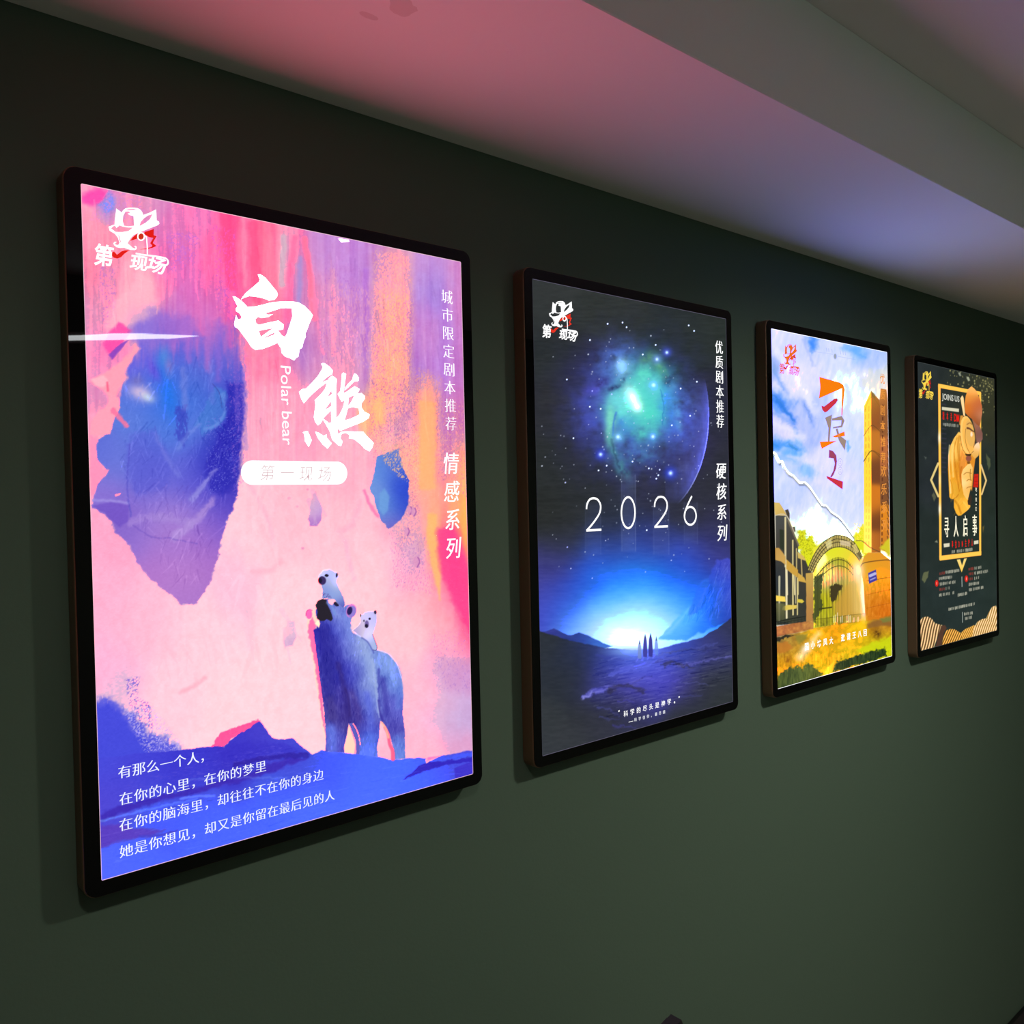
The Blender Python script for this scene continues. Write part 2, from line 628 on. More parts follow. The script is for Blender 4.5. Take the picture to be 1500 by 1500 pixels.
    def hair(s, pts, n, ln, w, lift, dirn=(0.1, 1), jit=.25, seed=1, a=.6):
        """short brush hairs inside an outline, lighter or darker than what lies under them"""
        p = np.asarray(pts, float)
        r = np.random.RandomState(seed)
        lo, hi = p.min(0), p.max(0)
        c = r.uniform(lo, hi, (n * 2, 2))
        k = s.sdf(p, np.arange(len(c)), c[:, 0], c[:, 1]) < -w
        for x, y in c[k][:n]:
            i = np.argmin((s.X - x) ** 2 + (s.Y - y) ** 2) if len(s.X) < 5000 else s._near(x, y)
            col = np.clip(s.C[i] + r.choice([-1, 1]) * lift * r.uniform(.4, 1) * np.array([1, 1, .8]), 0, 255)
            dx, dy = dirn[0] + r.normal(0, jit), dirn[1] + r.normal(0, jit * .4)
            L = ln * r.uniform(.5, 1.2)
            s.stroke([(x - dx * L / 2, y - dy * L / 2), (x + dx * L / 2, y + dy * L / 2)], w * r.uniform(.6, 1.3), tuple(col), f=.7, a=a, smooth=0, w1=w * .3)
    def _near(s, x, y):
        u, v = s.sheet.uv([(x, y)])[0]
        i = int(np.clip(round(u / PW * s.nu), 0, s.nu)); j = int(np.clip(round(v / PH * s.nv), 0, s.nv))
        return j * (s.nu + 1) + i
    def ellipse(s, x, y, rx, ry, col, f=0.6, a=1.0, rot=0):
        t = np.linspace(0, 2 * np.pi, 20, endpoint=False)
        c_, s_ = math.cos(rot), math.sin(rot)
        s.poly([(x + rx * np.cos(q) * c_ - ry * np.sin(q) * s_, y + rx * np.cos(q) * s_ + ry * np.sin(q) * c_) for q in t], col, f, a)
    def speckle(s, pts, col, dens=.5, size=(1.5, 3), f=6, a=1.0, soft=.13):
        """dry-brush flecks inside an outline"""
        p = np.asarray(pts, float)
        I = s.box(p[:, 0].min() - f, p[:, 1].min() - f, p[:, 0].max() + f, p[:, 1].max() + f)
        d = s.sdf(p, I)
        inside = 1 - sstep(-f, f, d)
        g = fbm(s.X[I] / size[0] + 3.3, s.Y[I] / size[1], 2)
        s.mixin(I, a * sstep(1 - dens - soft, 1 - dens + soft, g) * sstep(0.05, .6, inside), col)
    def shade(s, amt, scale, oct=4, I=None):
        n = (fbm(s.X / scale[0], s.Y / scale[1], oct) - .5) * 2 * amt
        s.C += n[:, None]
    def build(s, parent, hot=(1.0, 1.0, 1.0), knee=.72, gain=1.0):
        nu, nv = s.nu, s.nv
        me = bpy.data.meshes.new('print')
        n = (nu + 1) * (nv + 1)
        co = np.empty((n, 3), np.float32)
        co[:, 0] = s.U - PW / 2
        co[:, 1] = -0.0214
        co[:, 2] = s.V - PH / 2
        me.vertices.add(n)
        me.vertices.foreach_set('co', co.ravel())
        i = (np.arange(nv)[:, None] * (nu + 1) + np.arange(nu)[None]).ravel()
        q = np.c_[i, i + 1, i + nu + 2, i + nu + 1].astype(np.int32)
        me.loops.add(q.size)
        me.loops.foreach_set('vertex_index', q.ravel())
        me.polygons.add(len(q))
        me.polygons.foreach_set('loop_start', np.arange(0, q.size, 4, dtype=np.int32))
        me.update(calc_edges=True)
        L = lin(np.clip(s.C, 0, 255)) * gain
        # the backlight is brighter than a camera can record: whites and full channels run past 1
        L = L * (1 + np.asarray(hot)[None] * sstep(knee, 1.0, L))
        at = me.color_attributes.new('print_colour', 'FLOAT_COLOR', 'POINT')
        at.data.foreach_set('color', np.c_[L, np.ones(n)].astype(np.float32).ravel())
        m = bpy.data.materials.new('backlit_picture')
        m.use_nodes = True
        nt = m.node_tree
        b = nt.nodes['Principled BSDF']
        b.inputs['Base Color'].default_value = (0.01, 0.01, 0.01, 1)
        b.inputs['Roughness'].default_value = 0.015
        a = nt.nodes.new('ShaderNodeAttribute')
        a.attribute_name = 'print_colour'
        nt.links.new(a.outputs['Color'], b.inputs['Emission Color'])
        b.inputs['Emission Strength'].default_value = 1.0
        return link('print', me, m, parent)

# ------------------------------------------------------------------ the shop logo on every poster
WHITE = ink((255, 255, 255), 1.25)      # small white lettering
GLARE = ink((255, 255, 255), 3.5)       # bare white film over the lamps
SH0 = Sheet(0)
def logo_loops():
    Z = lambda pts: SH0.uv(z(110, 260, .12, pts))
    hat = [(390, 600), (465, 575), (470, 500), (480, 430), (485, 375), (555, 425), (572, 395), (600, 375), (650, 366), (700, 366), (750, 372), (790, 395),
           (812, 430), (822, 458), (900, 430), (980, 390), (985, 450), (988, 525), (1015, 540), (1022, 565), (1005, 585), (900, 625), (760, 680), (705, 705),
           (670, 740), (640, 785), (628, 808), (660, 835), (690, 862), (715, 872), (730, 862), (712, 850), (722, 838), (742, 850), (742, 880), (715, 893), (670, 890),
           (620, 876), (580, 860), (540, 866), (490, 855), (460, 830), (452, 805), (465, 788), (490, 788), (485, 802), (470, 806), (480, 824), (512, 828), (528, 800),
           (505, 735), (470, 690), (405, 652)]
    crown = [(572, 470), (600, 415), (640, 412), (660, 432), (625, 440), (650, 458), (700, 472), (708, 590), (640, 598), (585, 590), (566, 530)]
    band = [(595, 402), (640, 384), (700, 382), (760, 396), (700, 394), (640, 398)]
    brim = [(422, 622), (462, 588), (480, 600), (488, 618), (530, 585), (570, 602), (630, 612), (690, 614), (640, 655), (560, 668), (480, 666)]
    slot = [(775, 595), (790, 545), (830, 500), (880, 465), (935, 450), (905, 510), (850, 555)]
    nose = [(512, 708), (520, 708), (545, 790), (536, 798)]
    W = [[Z(hat), Z(crown), Z(band), Z(brim), Z(slot), Z(nose)]]
    red = [[Z([(832, 690), (838, 668), (955, 632), (952, 708), (988, 722), (952, 782), (942, 806), (988, 842), (935, 866), (860, 882), (770, 884), (860, 872), (925, 852), (935, 836), (908, 808), (948, 742), (890, 732)])],
           [Z([(660, 778), (690, 735), (735, 698), (752, 690), (745, 752)])],
           [Z([(428, 920), (462, 908), (482, 930), (498, 948), (555, 905), (600, 893), (660, 893), (630, 908), (585, 940), (548, 980), (500, 996), (455, 985), (430, 952)])]]
    lens = Z([(795 + 36 * math.cos(a), 725 + 40 * math.sin(a)) for a in np.linspace(0, 2 * math.pi, 16, endpoint=False)])
    ring = Z([(795 + 41 * math.cos(a), 725 + 46 * math.sin(a)) for a in np.linspace(0, 2 * math.pi, 18, endpoint=False)])
    chain = Z([(838, 720), (858, 728), (866, 780), (872, 860), (873, 945)])
    cane = Z([(728, 933), (800, 948), (960, 968), (1060, 985), (1110, 1002), (1130, 1035), (1125, 1065), (1100, 1084), (1080, 1076)])
    chars = [('第', Z([(335, 962)])[0]), ('现', Z([(770, 1052)])[0]), ('场', Z([(992, 1082)])[0])]
    return W, red, lens, ring, chain, cane, chars
LOGO = logo_loops()
_all = np.concatenate([LOGO[0][0][0], LOGO[5], SH0.uv(z(110, 260, .12, [(240, 840), (1135, 1185)]))])
LMIN, LMAX = _all.min(0), _all.max(0)

def logo(sheet, parent, box=None, white=None, red=None, heavy=1.0, flat=False):
    """box = (left, top, right, bottom) on the sketch; the same emblem, fitted there"""
    white = white or WHITE
    red = red or ink((228, 22, 10))
    M = Marks(sheet, 0.0005)
    if box is None:
        f = lambda q: np.asarray(q)
        sx = sy = 1.0
    else:
        a = sheet.uv([(box[0], box[1])])[0]
        b = sheet.uv([(box[2], box[3])])[0]
        sx, sy = (b[0] - a[0]) / (LMAX[0] - LMIN[0]), (a[1] - b[1]) / (LMAX[1] - LMIN[1])
        f = lambda q: (np.asarray(q) - np.array([LMIN[0], LMAX[1]])) * np.array([sx, sy]) + a
    W, R, lens, ring, chain, cane, chars = LOGO
    for lp in R:
        M.shape([f(q) for q in lp], red, is_uv=True)
    M.shape([f(lens)], ink((205, 45, 20)) if white is WHITE else red, is_uv=True, lift=.0001)
    for lp in W:
        M.shape([f(q) for q in lp], white, is_uv=True, lift=.0002)
    M.stroke(f(ring), .0016 * sx * heavy, white, smooth=2, closed=True, is_uv=True, lift=.0003)
    M.stroke(f(chain), .0015 * sx * heavy, white, is_uv=True, lift=.0003)
    M.stroke(f(cane), .0020 * sx * heavy, white, is_uv=True, lift=.0003)
    for (ch, c), (w, h, shear, rot) in zip(chars, ((.0215, .0265, .1, 0), (.0205, .0195, .18, 0), (.0225, .0215, .18, -.12))):
        M.char(ch, f([c])[0], w * sx, h * sy, white, shear, rot, bold=.022, lift=.0003)
    return M.build('shop_logo', parent)

# ================================================================== print 1: bears on blue rocks
def art_bears(root):
    P = Paint(0, 520, 880, (245, 190, 205))
    A = [(120, 275, (245, 160, 195)), (150, 285, (238, 85, 178), .5, .5), (158, 303, (140, 140, 232), .4, .5), (180, 295, (240, 150, 190), .6, .6), (215, 300, (235, 140, 175), .6, .6),
         (225, 300, (215, 150, 215), .5, .6), (250, 330, (230, 125, 190)), (280, 312, (238, 120, 185), .8, 1), (300, 320, (225, 130, 200), .6, 1), (325, 330, (255, 90, 150), .7, 1.4), (350, 335, (252, 80, 145), .5, 1.6), (360, 345, (240, 140, 180), .35, 1.6),
         (385, 360, (255, 105, 150), .7, 1.5), (412, 370, (245, 150, 185), .4, 1.4), (425, 380, (215, 185, 205), .4, 1.2), (440, 372, (255, 115, 165), .4, 1.6), (470, 378, (200, 140, 215), .8, 1.2),
         (510, 385, (205, 140, 220)), (540, 395, (190, 130, 215), .6, 1), (562, 400, (225, 150, 190), .5, 1.2), (590, 410, (235, 160, 185), .6, 1.3), (612, 410, (200, 145, 220), .5, 1), (632, 425, (160, 130, 225), .7, .8), (655, 405, (205, 150, 220)), (673, 420, (225, 130, 190), .4, 1.4),
         (130, 340, (240, 150, 180)), (130, 400, (238, 130, 165)), (135, 450, (232, 150, 190)), (165, 350, (240, 150, 180)), (175, 430, (250, 170, 190), .8, 1), (200, 412, (255, 178, 198), .6, 1), (225, 425, (255, 160, 185), .6, 1), (160, 410, (225, 135, 185), .5, .8),
         (135, 520, (235, 150, 195)), (152, 518, (235, 115, 185), .5, .6), (140, 575, (228, 140, 190)), (150, 620, (245, 170, 195), .6, .6), (137, 660, (248, 160, 190), .4, .8),
         (255, 390, (232, 110, 185), .8, 1.2), (280, 420, (225, 110, 195), .7, 1.3), (310, 400, (245, 110, 170), .6, 1.4), (328, 440, (225, 115, 195), .6, 1.2), (345, 430, (255, 95, 155), .5, 1.4), (300, 470, (215, 120, 200), .8, 1), (255, 455, (200, 120, 205), .6, .7), (215, 470, (140, 115, 220), .6, .5), (250, 480, (165, 105, 205), .5, .5),
         (395, 430, (255, 130, 165), .7, 1.5), (375, 480, (250, 140, 175), .6, 1.2), (425, 440, (245, 120, 180), .4, 1.6), (440, 440, (180, 140, 215), .35, 1.6), (455, 440, (255, 140, 175), .4, 1.6), (475, 450, (230, 145, 195), .5, 1.6),
         (395, 530, (255, 135, 175)), (450, 505, (175, 125, 210), .6, 1), (470, 500, (225, 140, 200), .5, 1.2), (500, 490, (225, 145, 200), .8, 1.2), (505, 540, (240, 165, 195), 1, 1), (535, 470, (200, 130, 215), .5, 1.4), (537, 530, (170, 110, 215), .3, 1), (555, 470, (235, 160, 185), .5, 1.4), (583, 450, (250, 165, 165), .5, 1.4), (575, 500, (250, 170, 155), .7, 1.5),
         (580, 560, (252, 180, 140), .6, 1.2), (608, 480, (195, 125, 215), .5, 1.5), (610, 540, (175, 115, 215), .5, 1), (630, 500, (215, 140, 205), .5, 1), (650, 480, (185, 130, 225), .7, 1.4), (650, 545, (190, 125, 220), .6, 1.2), (672, 520, (210, 130, 200), .4, 1.3),
         (555, 600, (255, 190, 135), .5, .9), (575, 620, (235, 175, 185), .6, 1), (625, 590, (255, 178, 125), .4, .8), (625, 650, (255, 185, 125), .5, 1.4), (627, 710, (255, 185, 130), .5, 1.2), (600, 610, (225, 140, 185), .5, 1.2), (600, 680, (240, 175, 150), .5, 1), (652, 620, (200, 125, 200), .6, 1.2), (670, 610, (215, 120, 185), .5, 1.2),
         (655, 680, (225, 135, 180), .6, 1), (676, 690, (250, 185, 115), .4, 1.1), (655, 740, (245, 150, 140), .6, .8), (678, 750, (255, 185, 85), .4, 1), (636, 790, (255, 190, 110), .35, 1.2), (630, 760, (255, 175, 130), .4, 1), (655, 795, (240, 70, 140), .5, .8), (668, 850, (242, 65, 148), .7, 1.1), (684, 905, (242, 85, 145), .4, 1), (645, 850, (255, 150, 160), .5, 1), (685, 840, (255, 120, 140), .3, .7),
         (615, 740, (225, 150, 180), .6, 1), (600, 780, (225, 160, 190), .8, 1), (600, 840, (225, 160, 200), .7, 1), (620, 880, (248, 175, 190), 1, 1), (650, 900, (252, 165, 180), .8, 1),
         (400, 600, (245, 165, 195), 1, 1.2), (450, 640, (255, 165, 195), 1, 1), (500, 690, (255, 178, 200), 1, 1), (380, 640, (240, 175, 200), .8, 1), (430, 760, (250, 188, 205), 1.4, 1.3), (500, 790, (255, 190, 206), 1.3, 1.3), (450, 890, (253, 202, 214), 1.4, 1.3), (370, 780, (246, 200, 214), 1, 1.4), (345, 860, (240, 190, 215), .8, 1.2),
         (300, 940, (246, 200, 215), 1.5, 1.4), (210, 920, (238, 182, 208), 1.3, 1.3), (160, 880, (236, 172, 205), 1, 1.3), (160, 800, (238, 165, 200), .8, 1), (150, 960, (236, 176, 212), 1, 1), (190, 1000, (226, 178, 214), .8, .8), (250, 1010, (248, 200, 216), 1.3, 1), (350, 1010, (251, 206, 216), 1.4, 1.2), (450, 1030, (251, 206, 216), 1.3, 1.3),
         (550, 840, (250, 196, 208), 1.2, 1.3), (600, 930, (250, 192, 204), 1, 1.2), (655, 945, (245, 165, 190), .7, .7), (668, 985, (212, 150, 206), .6, .8), (640, 975, (225, 165, 205), .6, .7), (675, 1050, (202, 165, 216), .6, .8), (645, 1040, (226, 176, 214), .8, 1), (625, 1095, (246, 180, 205), .8, .6), (665, 1085, (228, 160, 205), .6, .5), (610, 1010, (246, 184, 206), .8, 1.2)]
    P.field(A, 24, warp=9, ws=(14, 60))
    # the paler, cooler lower field
    low = sstep(600, 860, P.Y + 30 * (fbm(P.X / 40, P.Y / 60) - .5))
    P.C += low[:, None] * np.array([5, 9, 8]) * sstep(110, 215, P.C[:, 1])[:, None]
    # vertical pulls of the brush
    st = (fbm(P.X / 4.0, P.Y / 90.0, 3) - .5) * 2
    upper = 1 - sstep(560, 760, P.Y - 0.1 * P.X)
    P.C += (st * 15 * upper)[:, None] * np.array([.7, 1.1, .5])
    P.C += ((fbm(P.X / 7, P.Y / 9, 3) - .5) * 14)[:, None] * np.array([.3, 1, 1])
    for (x0, y0, x1, y1, w, c, a) in ((330, 300, 340, 420, 16, (255, 75, 140), .6), (372, 330, 378, 440, 14, (255, 85, 140), .7), (358, 320, 360, 420, 6, (235, 150, 185), .6), (432, 350, 424, 470, 9, (255, 110, 165), .7), (417, 350, 414, 420, 9, (215, 190, 205), .7),
                                 (449, 352, 462, 470, 8, (255, 120, 155), .75), (441, 380, 440, 460, 6, (165, 150, 220), .7), (460, 440, 474, 520, 6, (240, 140, 190), .7), (489, 400, 490, 520, 8, (245, 160, 185), .45), (537, 400, 541, 500, 8, (180, 110, 220), .5), (395, 350, 402, 430, 12, (255, 130, 165), .6)):
        P.stroke([(x0, y0), (x1, y1)], w, c, f=3, a=a, rough=3, rs=14)
    # magenta and blue dabs, top left corner
    P.poly([(118, 285), (140, 275), (154, 280), (150, 292), (135, 300), (120, 296)], (240, 80, 178), f=5, smooth=3, rough=3)
    P.poly([(158, 280), (166, 290), (166, 306), (155, 312), (143, 300), (152, 292)], (140, 145, 235), f=4, smooth=3, rough=3)
    P.speckle([(160, 275), (205, 285), (215, 330), (170, 330), (130, 320), (140, 305)], (225, 140, 215), .42, (1.6, 1.8), 6, .7)
    P.speckle([(145, 390), (165, 395), (168, 470), (150, 480), (145, 430)], (205, 120, 205), .4, (1.5, 2), 6, .7)
    P.speckle([(245, 340), (290, 345), (285, 385), (250, 400)], (205, 110, 215), .38, (1.6, 2.2), 8, .7)
    P.speckle([(310, 330), (345, 340), (345, 500), (325, 500)], (210, 95, 200), .35, (1.5, 3), 6, .7)
    # gold dry brush
    for pts, c, d, sz in (([(553, 372), (600, 380), (605, 480), (598, 560), (545, 560)], (255, 190, 160), .48, (1.3, 2.4)),
                          ([(555, 440), (603, 450), (600, 640), (545, 640)], (165, 85, 190), .34, (1.2, 2.0)),
                          ([(560, 430), (598, 440), (600, 600), (540, 640)], (255, 200, 130), .42, (1.4, 3)),
                          ([(612, 545), (645, 560), (640, 640), (612, 640)], (255, 175, 135), .45, (1.4, 2.4)),
                          ([(540, 560), (615, 560), (612, 760), (555, 740)], (180, 100, 175), .36, (1.3, 1.8)),
                          ([(545, 640), (612, 640), (612, 790), (590, 800)], (250, 195, 175), .42, (1.4, 2)),
                          ([(640, 580), (682, 600), (686, 730), (640, 700)], (190, 85, 175), .3, (1.2, 2.2)),
                          ([(640, 580), (684, 600), (686, 730), (640, 700)], (250, 170, 150), .36, (1.3, 2.4)),
                          ([(575, 780), (632, 790), (632, 870), (580, 860)], (185, 120, 195), .36, (1.2, 2.4)),
                          ([(480, 380), (540, 400), (540, 530), (470, 530)], (185, 110, 205), .3, (1.5, 4)),
                          ([(495, 420), (545, 430), (545, 540), (500, 540)], (245, 170, 195), .4, (1.5, 5)),
                          ([(635, 930), (690, 930), (690, 1010), (640, 1010)], (180, 125, 205), .3, (1.6, 2.4))):
        P.speckle(pts, c, d, (sz[0] * .8, sz[1] * .9), 14, .5)
    P.poly([(616, 590), (640, 592), (640, 640), (638, 720), (615, 720), (616, 650)], (255, 184, 118), f=3, a=.7, rough=2.5, rs=5)
    P.poly([(548, 590), (562, 585), (566, 622), (550, 625)], (255, 195, 130), f=5, a=.8, rough=3)
    P.poly([(627, 755), (640, 755), (642, 790), (648, 830), (645, 880), (632, 830), (626, 790)], (255, 192, 112), f=3, a=.8, rough=2)
    P.poly([(640, 775), (665, 775), (688, 840), (690, 930), (672, 900), (650, 850), (642, 815)], (240, 66, 142), f=5, a=.85, rough=4, rs=9)
    P.poly([(676, 760), (690, 770), (690, 830), (680, 800)], (255, 178, 96), f=5, a=.7, rough=2)
    # pink blossom and streaks at the left edge
    P.poly([(170, 440), (205, 400), (225, 410), (235, 460), (215, 470), (190, 480), (165, 490), (150, 480)], (255, 188, 205), f=7, a=.7, rough=6, rs=12)
    P.poly([(148, 505), (172, 472), (192, 486), (172, 512), (164, 528), (152, 512)], (236, 80, 172), f=3, a=.9, rough=3)
    P.poly([(158, 522), (176, 505), (188, 500), (176, 515), (163, 529)], (140, 70, 195), f=1.5, a=.9, rough=1)
    # the hanging blue rock
    rock = [(208, 468), (225, 462), (257, 474), (285, 486), (303, 495), (330, 488), (345, 493), (350, 520), (357, 545), (361, 575), (358, 618), (352, 665), (350, 700), (350, 728), (338, 758), (329, 779), (322, 814), (310, 854),
            (297, 876), (288, 888), (268, 889), (252, 875), (222, 854), (201, 828), (187, 800), (169, 785), (163, 768), (152, 756), (134, 747), (136, 732), (142, 712), (157, 694), (141, 678), (140, 650), (160, 636), (165, 620), (175, 595), (180, 560), (188, 535)]
    P.poly([(196, 478), (226, 452), (262, 462), (300, 478), (345, 480), (352, 520), (340, 560), (200, 560)], [(215, 480, (140, 115, 220)), (260, 480, (160, 105, 210)), (310, 500, (175, 110, 205)), (345, 510, (130, 105, 212))], f=12, a=.75, rough=10, rs=12, grain=.35, gs=(3, 20))
    P.poly(rock, [(210, 485, (125, 110, 218)), (250, 490, (120, 95, 212)), (300, 505, (120, 105, 218)), (340, 510, (115, 100, 210)), (205, 530, (120, 100, 225)), (240, 540, (70, 105, 222)), (285, 560, (85, 110, 215)), (330, 560, (90, 95, 212)), (215, 570, (80, 110, 222)), (245, 590, (50, 112, 228)),
                  (300, 590, (62, 112, 218)), (345, 590, (60, 60, 195)), (200, 620, (95, 125, 222)), (240, 640, (80, 120, 222)), (285, 625, (95, 125, 225)), (335, 640, (42, 42, 180)), (340, 690, (44, 40, 178)), (315, 680, (55, 60, 195)), (150, 665, (95, 110, 218)), (175, 680, (110, 125, 222)), (160, 725, (140, 115, 214)),
                  (215, 690, (92, 98, 212)), (260, 690, (100, 105, 218)), (290, 720, (85, 80, 208)), (230, 735, (128, 110, 215)), (330, 740, (80, 65, 195)), (280, 755, (165, 130, 218)), (240, 770, (170, 130, 212)), (180, 770, (130, 98, 202)), (320, 775, (125, 90, 205)), (200, 795, (150, 115, 212)), (260, 800, (165, 115, 208)), (305, 800, (165, 110, 205)),
                  (225, 835, (180, 120, 205)), (275, 840, (188, 130, 210)), (280, 880, (176, 120, 205)), (310, 840, (170, 110, 200))], f=1.8, rough=3.2, rs=6, fade=(478, 540, 42))
    P.poly([(360, 540), (366, 560), (360, 640), (352, 690), (346, 720), (340, 700), (350, 620), (352, 560)], (150, 110, 215), f=4, a=.5, rough=4, rs=5, grain=.45)
    P.blob(245, 575, 14, 45, (35, 120, 235), .8, rot=-.25)
    P.blob(225, 545, 8, 22, (110, 85, 225), .7, rot=-.5)
    P.blob(240, 525, 10, 18, (70, 150, 225), .6)
    P.blob(248, 540, 6, 14, (150, 125, 200), .6)
    P.blob(205, 578, 20, 12, (215, 190, 225), .95, rot=.35)
    P.blob(216, 585, 10, 6, (205, 225, 235), .8, rot=.5)
    P.blob(200, 560, 10, 8, (120, 110, 180), .6)
    P.poly([(315, 568), (335, 575), (342, 600), (325, 625), (300, 640), (285, 625), (300, 600)], (72, 125, 214), f=3, a=.75, rough=4)
    P.stroke([(312, 565), (322, 578), (326, 600)], 1.2, (60, 60, 150), a=.7)
    P.stroke([(328, 580), (332, 600), (322, 622), (302, 632)], 5, (105, 145, 228), f=2, a=.7, rough=3)
    P.poly([(258, 598), (276, 596), (276, 640), (270, 660), (256, 640)], (62, 70, 195), f=2.5, a=.75, rough=3, grain=.4)
    P.poly([(335, 565), (358, 565), (356, 640), (350, 700), (330, 730), (312, 720), (300, 690), (318, 650), (330, 620)], (44, 40, 180), f=5, a=.8, rough=6, rs=10, grain=.25)
    P.poly([(186, 665), (192, 640), (225, 632), (240, 655), (252, 690), (245, 720), (200, 730), (186, 700)], (88, 90, 212), f=6, a=.5, rough=6)
    P.stroke([(228, 640), (245, 675), (262, 700)], 5, (125, 130, 228), f=3, a=.5, rough=3)
    P.stroke([(262, 660), (276, 640), (292, 625)], 6, (118, 140, 230), f=3, a=.6, rough=3)
    P.stroke([(282, 735), (300, 712), (318, 690)], 9, (155, 150, 228), f=3, a=.7, rough=3, w1=4)
    P.stroke([(258, 788), (290, 765), (312, 735)], 14, (180, 148, 222), f=4, a=.7, rough=4, w1=7)
    P.stroke([(190, 770), (230, 760), (280, 770)], 10, (172, 142, 220), f=4, a=.55, rough=5)
    P.stroke([(195, 773), (222, 790), (248, 792), (290, 800)], 1.6, (110, 80, 190), f=1.5, a=.6, rough=1.5)
    P.poly([(134, 745), (165, 738), (190, 742), (188, 766), (175, 776), (165, 768), (152, 755)], (112, 80, 198), f=2, a=.7, rough=2)
    P.stroke([(136, 737), (160, 737), (188, 741)], 4, (165, 150, 230), f=2, a=.7, rough=1)
    P.stroke([(190, 655), (187, 690), (186, 720), (192, 760)], 2, (80, 75, 195), f=1.5, a=.6, rough=1.5)
    P.speckle([(300, 620), (352, 600), (350, 700), (310, 730)], (120, 120, 225), .28, (1.2, 1.6), 6, .7)
    P.speckle([(335, 500), (362, 520), (360, 700), (345, 740)], (150, 105, 210), .32, (1.4, 2.2), 6, .6)
    for x0, y0, x1, y1, w, c, a in ((303, 470, 306, 545, 9, (205, 115, 200), .5), (322, 470, 320, 560, 7, (150, 105, 215), .5), (346, 470, 349, 620, 7, (120, 90, 205), .5), (335, 450, 338, 510, 6, (230, 95, 185), .5), (272, 470, 276, 530, 9, (170, 110, 212), .5), (357, 500, 362, 660, 4, (180, 130, 215), .5), (290, 440, 296, 490, 9, (228, 110, 190), .5), (310, 540, 312, 590, 8, (110, 120, 225), .4), (268, 545, 272, 600, 9, (130, 140, 225), .45)):
        P.stroke([(x0, y0), (x1, y1)], w, c, f=4, a=a, rough=3.5, rs=9)
    P.hair([(180, 540), (340, 530), (352, 640), (330, 760), (290, 870), (240, 850), (190, 760), (170, 700)], 420, 18, 2.2, 26, (-.15, 1), .45, 4, .5)
    # blossom petals over the rock's left edge
    P.poly([(132, 560), (150, 550), (165, 540), (188, 520), (196, 505), (204, 512), (185, 540), (186, 556), (172, 575), (170, 595), (172, 605), (160, 590), (150, 575)], (252, 165, 185), f=3, a=.95, rough=4, rs=9)
    P.poly([(131, 558), (150, 552), (160, 565), (150, 570), (138, 568)], (255, 185, 200), f=2.5, rough=2)
    P.poly([(153, 600), (162, 582), (172, 585), (175, 600), (168, 612), (160, 640), (150, 640), (131, 641), (133, 620), (142, 605)], (252, 165, 188), f=1.5, rough=2, rs=5)
    P.stroke([(165, 605), (175, 615), (185, 628)], 10, (245, 120, 165), f=1.5, a=.9, rough=2.5, w1=5)
    P.stroke([(156, 563), (157, 575)], 3, (225, 75, 120), f=1.5, a=.7)
    P.poly([(131, 640), (142, 648), (139, 670), (150, 690), (160, 693), (145, 708), (136, 730), (132, 730)], (248, 150, 190), f=1.5, rough=2.5, rs=5)
    P.poly([(168, 728), (177, 726), (175, 729), (169, 731)], (250, 160, 190), f=.8)
    # faint far shapes and small floating stones
    P.stroke([(366, 712), (392, 760), (403, 800)], 4, (222, 170, 200), f=4, a=.5)
    P.stroke([(345, 800), (358, 850), (368, 950)], 10, (225, 195, 218), f=7, a=.5)
    P.stroke([(500, 780), (518, 770), (530, 735)], 8, (235, 170, 200), f=5, a=.5, rough=3)
    P.stroke([(508, 795), (512, 820), (520, 850)], 5, (225, 175, 212), f=4, a=.5)
    P.stroke([(372, 840), (400, 838), (412, 825)], 8, (252, 180, 200), f=4, a=.6)
    P.stroke([(265, 1018), (285, 1008), (302, 996)], 6, (255, 170, 190), f=3, a=.6, rough=2)
    P.poly([(459, 728), (464, 722), (468, 735), (473, 745), (472, 765), (466, 774), (456, 774), (453, 764), (456, 745)], [(458, 745, (238, 200, 215)), (470, 745, (190, 150, 222)), (462, 768, (185, 125, 205)), (462, 728, (240, 160, 190))], f=1, rough=1.2, rs=4)
    P.poly([(416, 930), (424, 912), (432, 912), (436, 935), (430, 948), (418, 950)], [(422, 925, (240, 200, 210)), (430, 920, (215, 175, 222)), (426, 945, (210, 165, 212))], f=1.5, a=.8, rough=1.5)
    for x, y, r in ((425, 733, 2.5), (437, 745, 2), (445, 806, 2.5), (452, 720, 1.8)):
        P.ellipse(x, y, r, r * .8, (215, 140, 190), f=1, a=.7)
    # the small blue stone under the gold
    P.poly([(554, 672), (564, 668), (585, 660), (590, 684), (600, 707), (599, 740), (590, 763), (571, 777), (562, 768), (553, 749), (548, 728), (543, 719), (549, 700)],
           [(556, 690, (100, 150, 226)), (552, 720, (115, 150, 222)), (575, 690, (70, 105, 215)), (590, 710, (40, 70, 208)), (590, 745, (45, 70, 205)), (565, 750, (100, 155, 225)), (573, 772, (120, 100, 200)), (585, 668, (120, 130, 200))], f=1, rough=1.8, rs=5)
    P.poly([(558, 725), (565, 718), (572, 730), (570, 750), (562, 758), (556, 748)], (112, 165, 225), f=2, a=.7, rough=1.5)
    P.stroke([(535, 722), (545, 745), (555, 758)], 5, (245, 120, 180), f=2, a=.8, rough=1.5)
    P.speckle([(560, 655), (592, 655), (602, 710), (585, 700), (565, 680)], (230, 180, 150), .38, (1.2, 1.8), 4, .9)
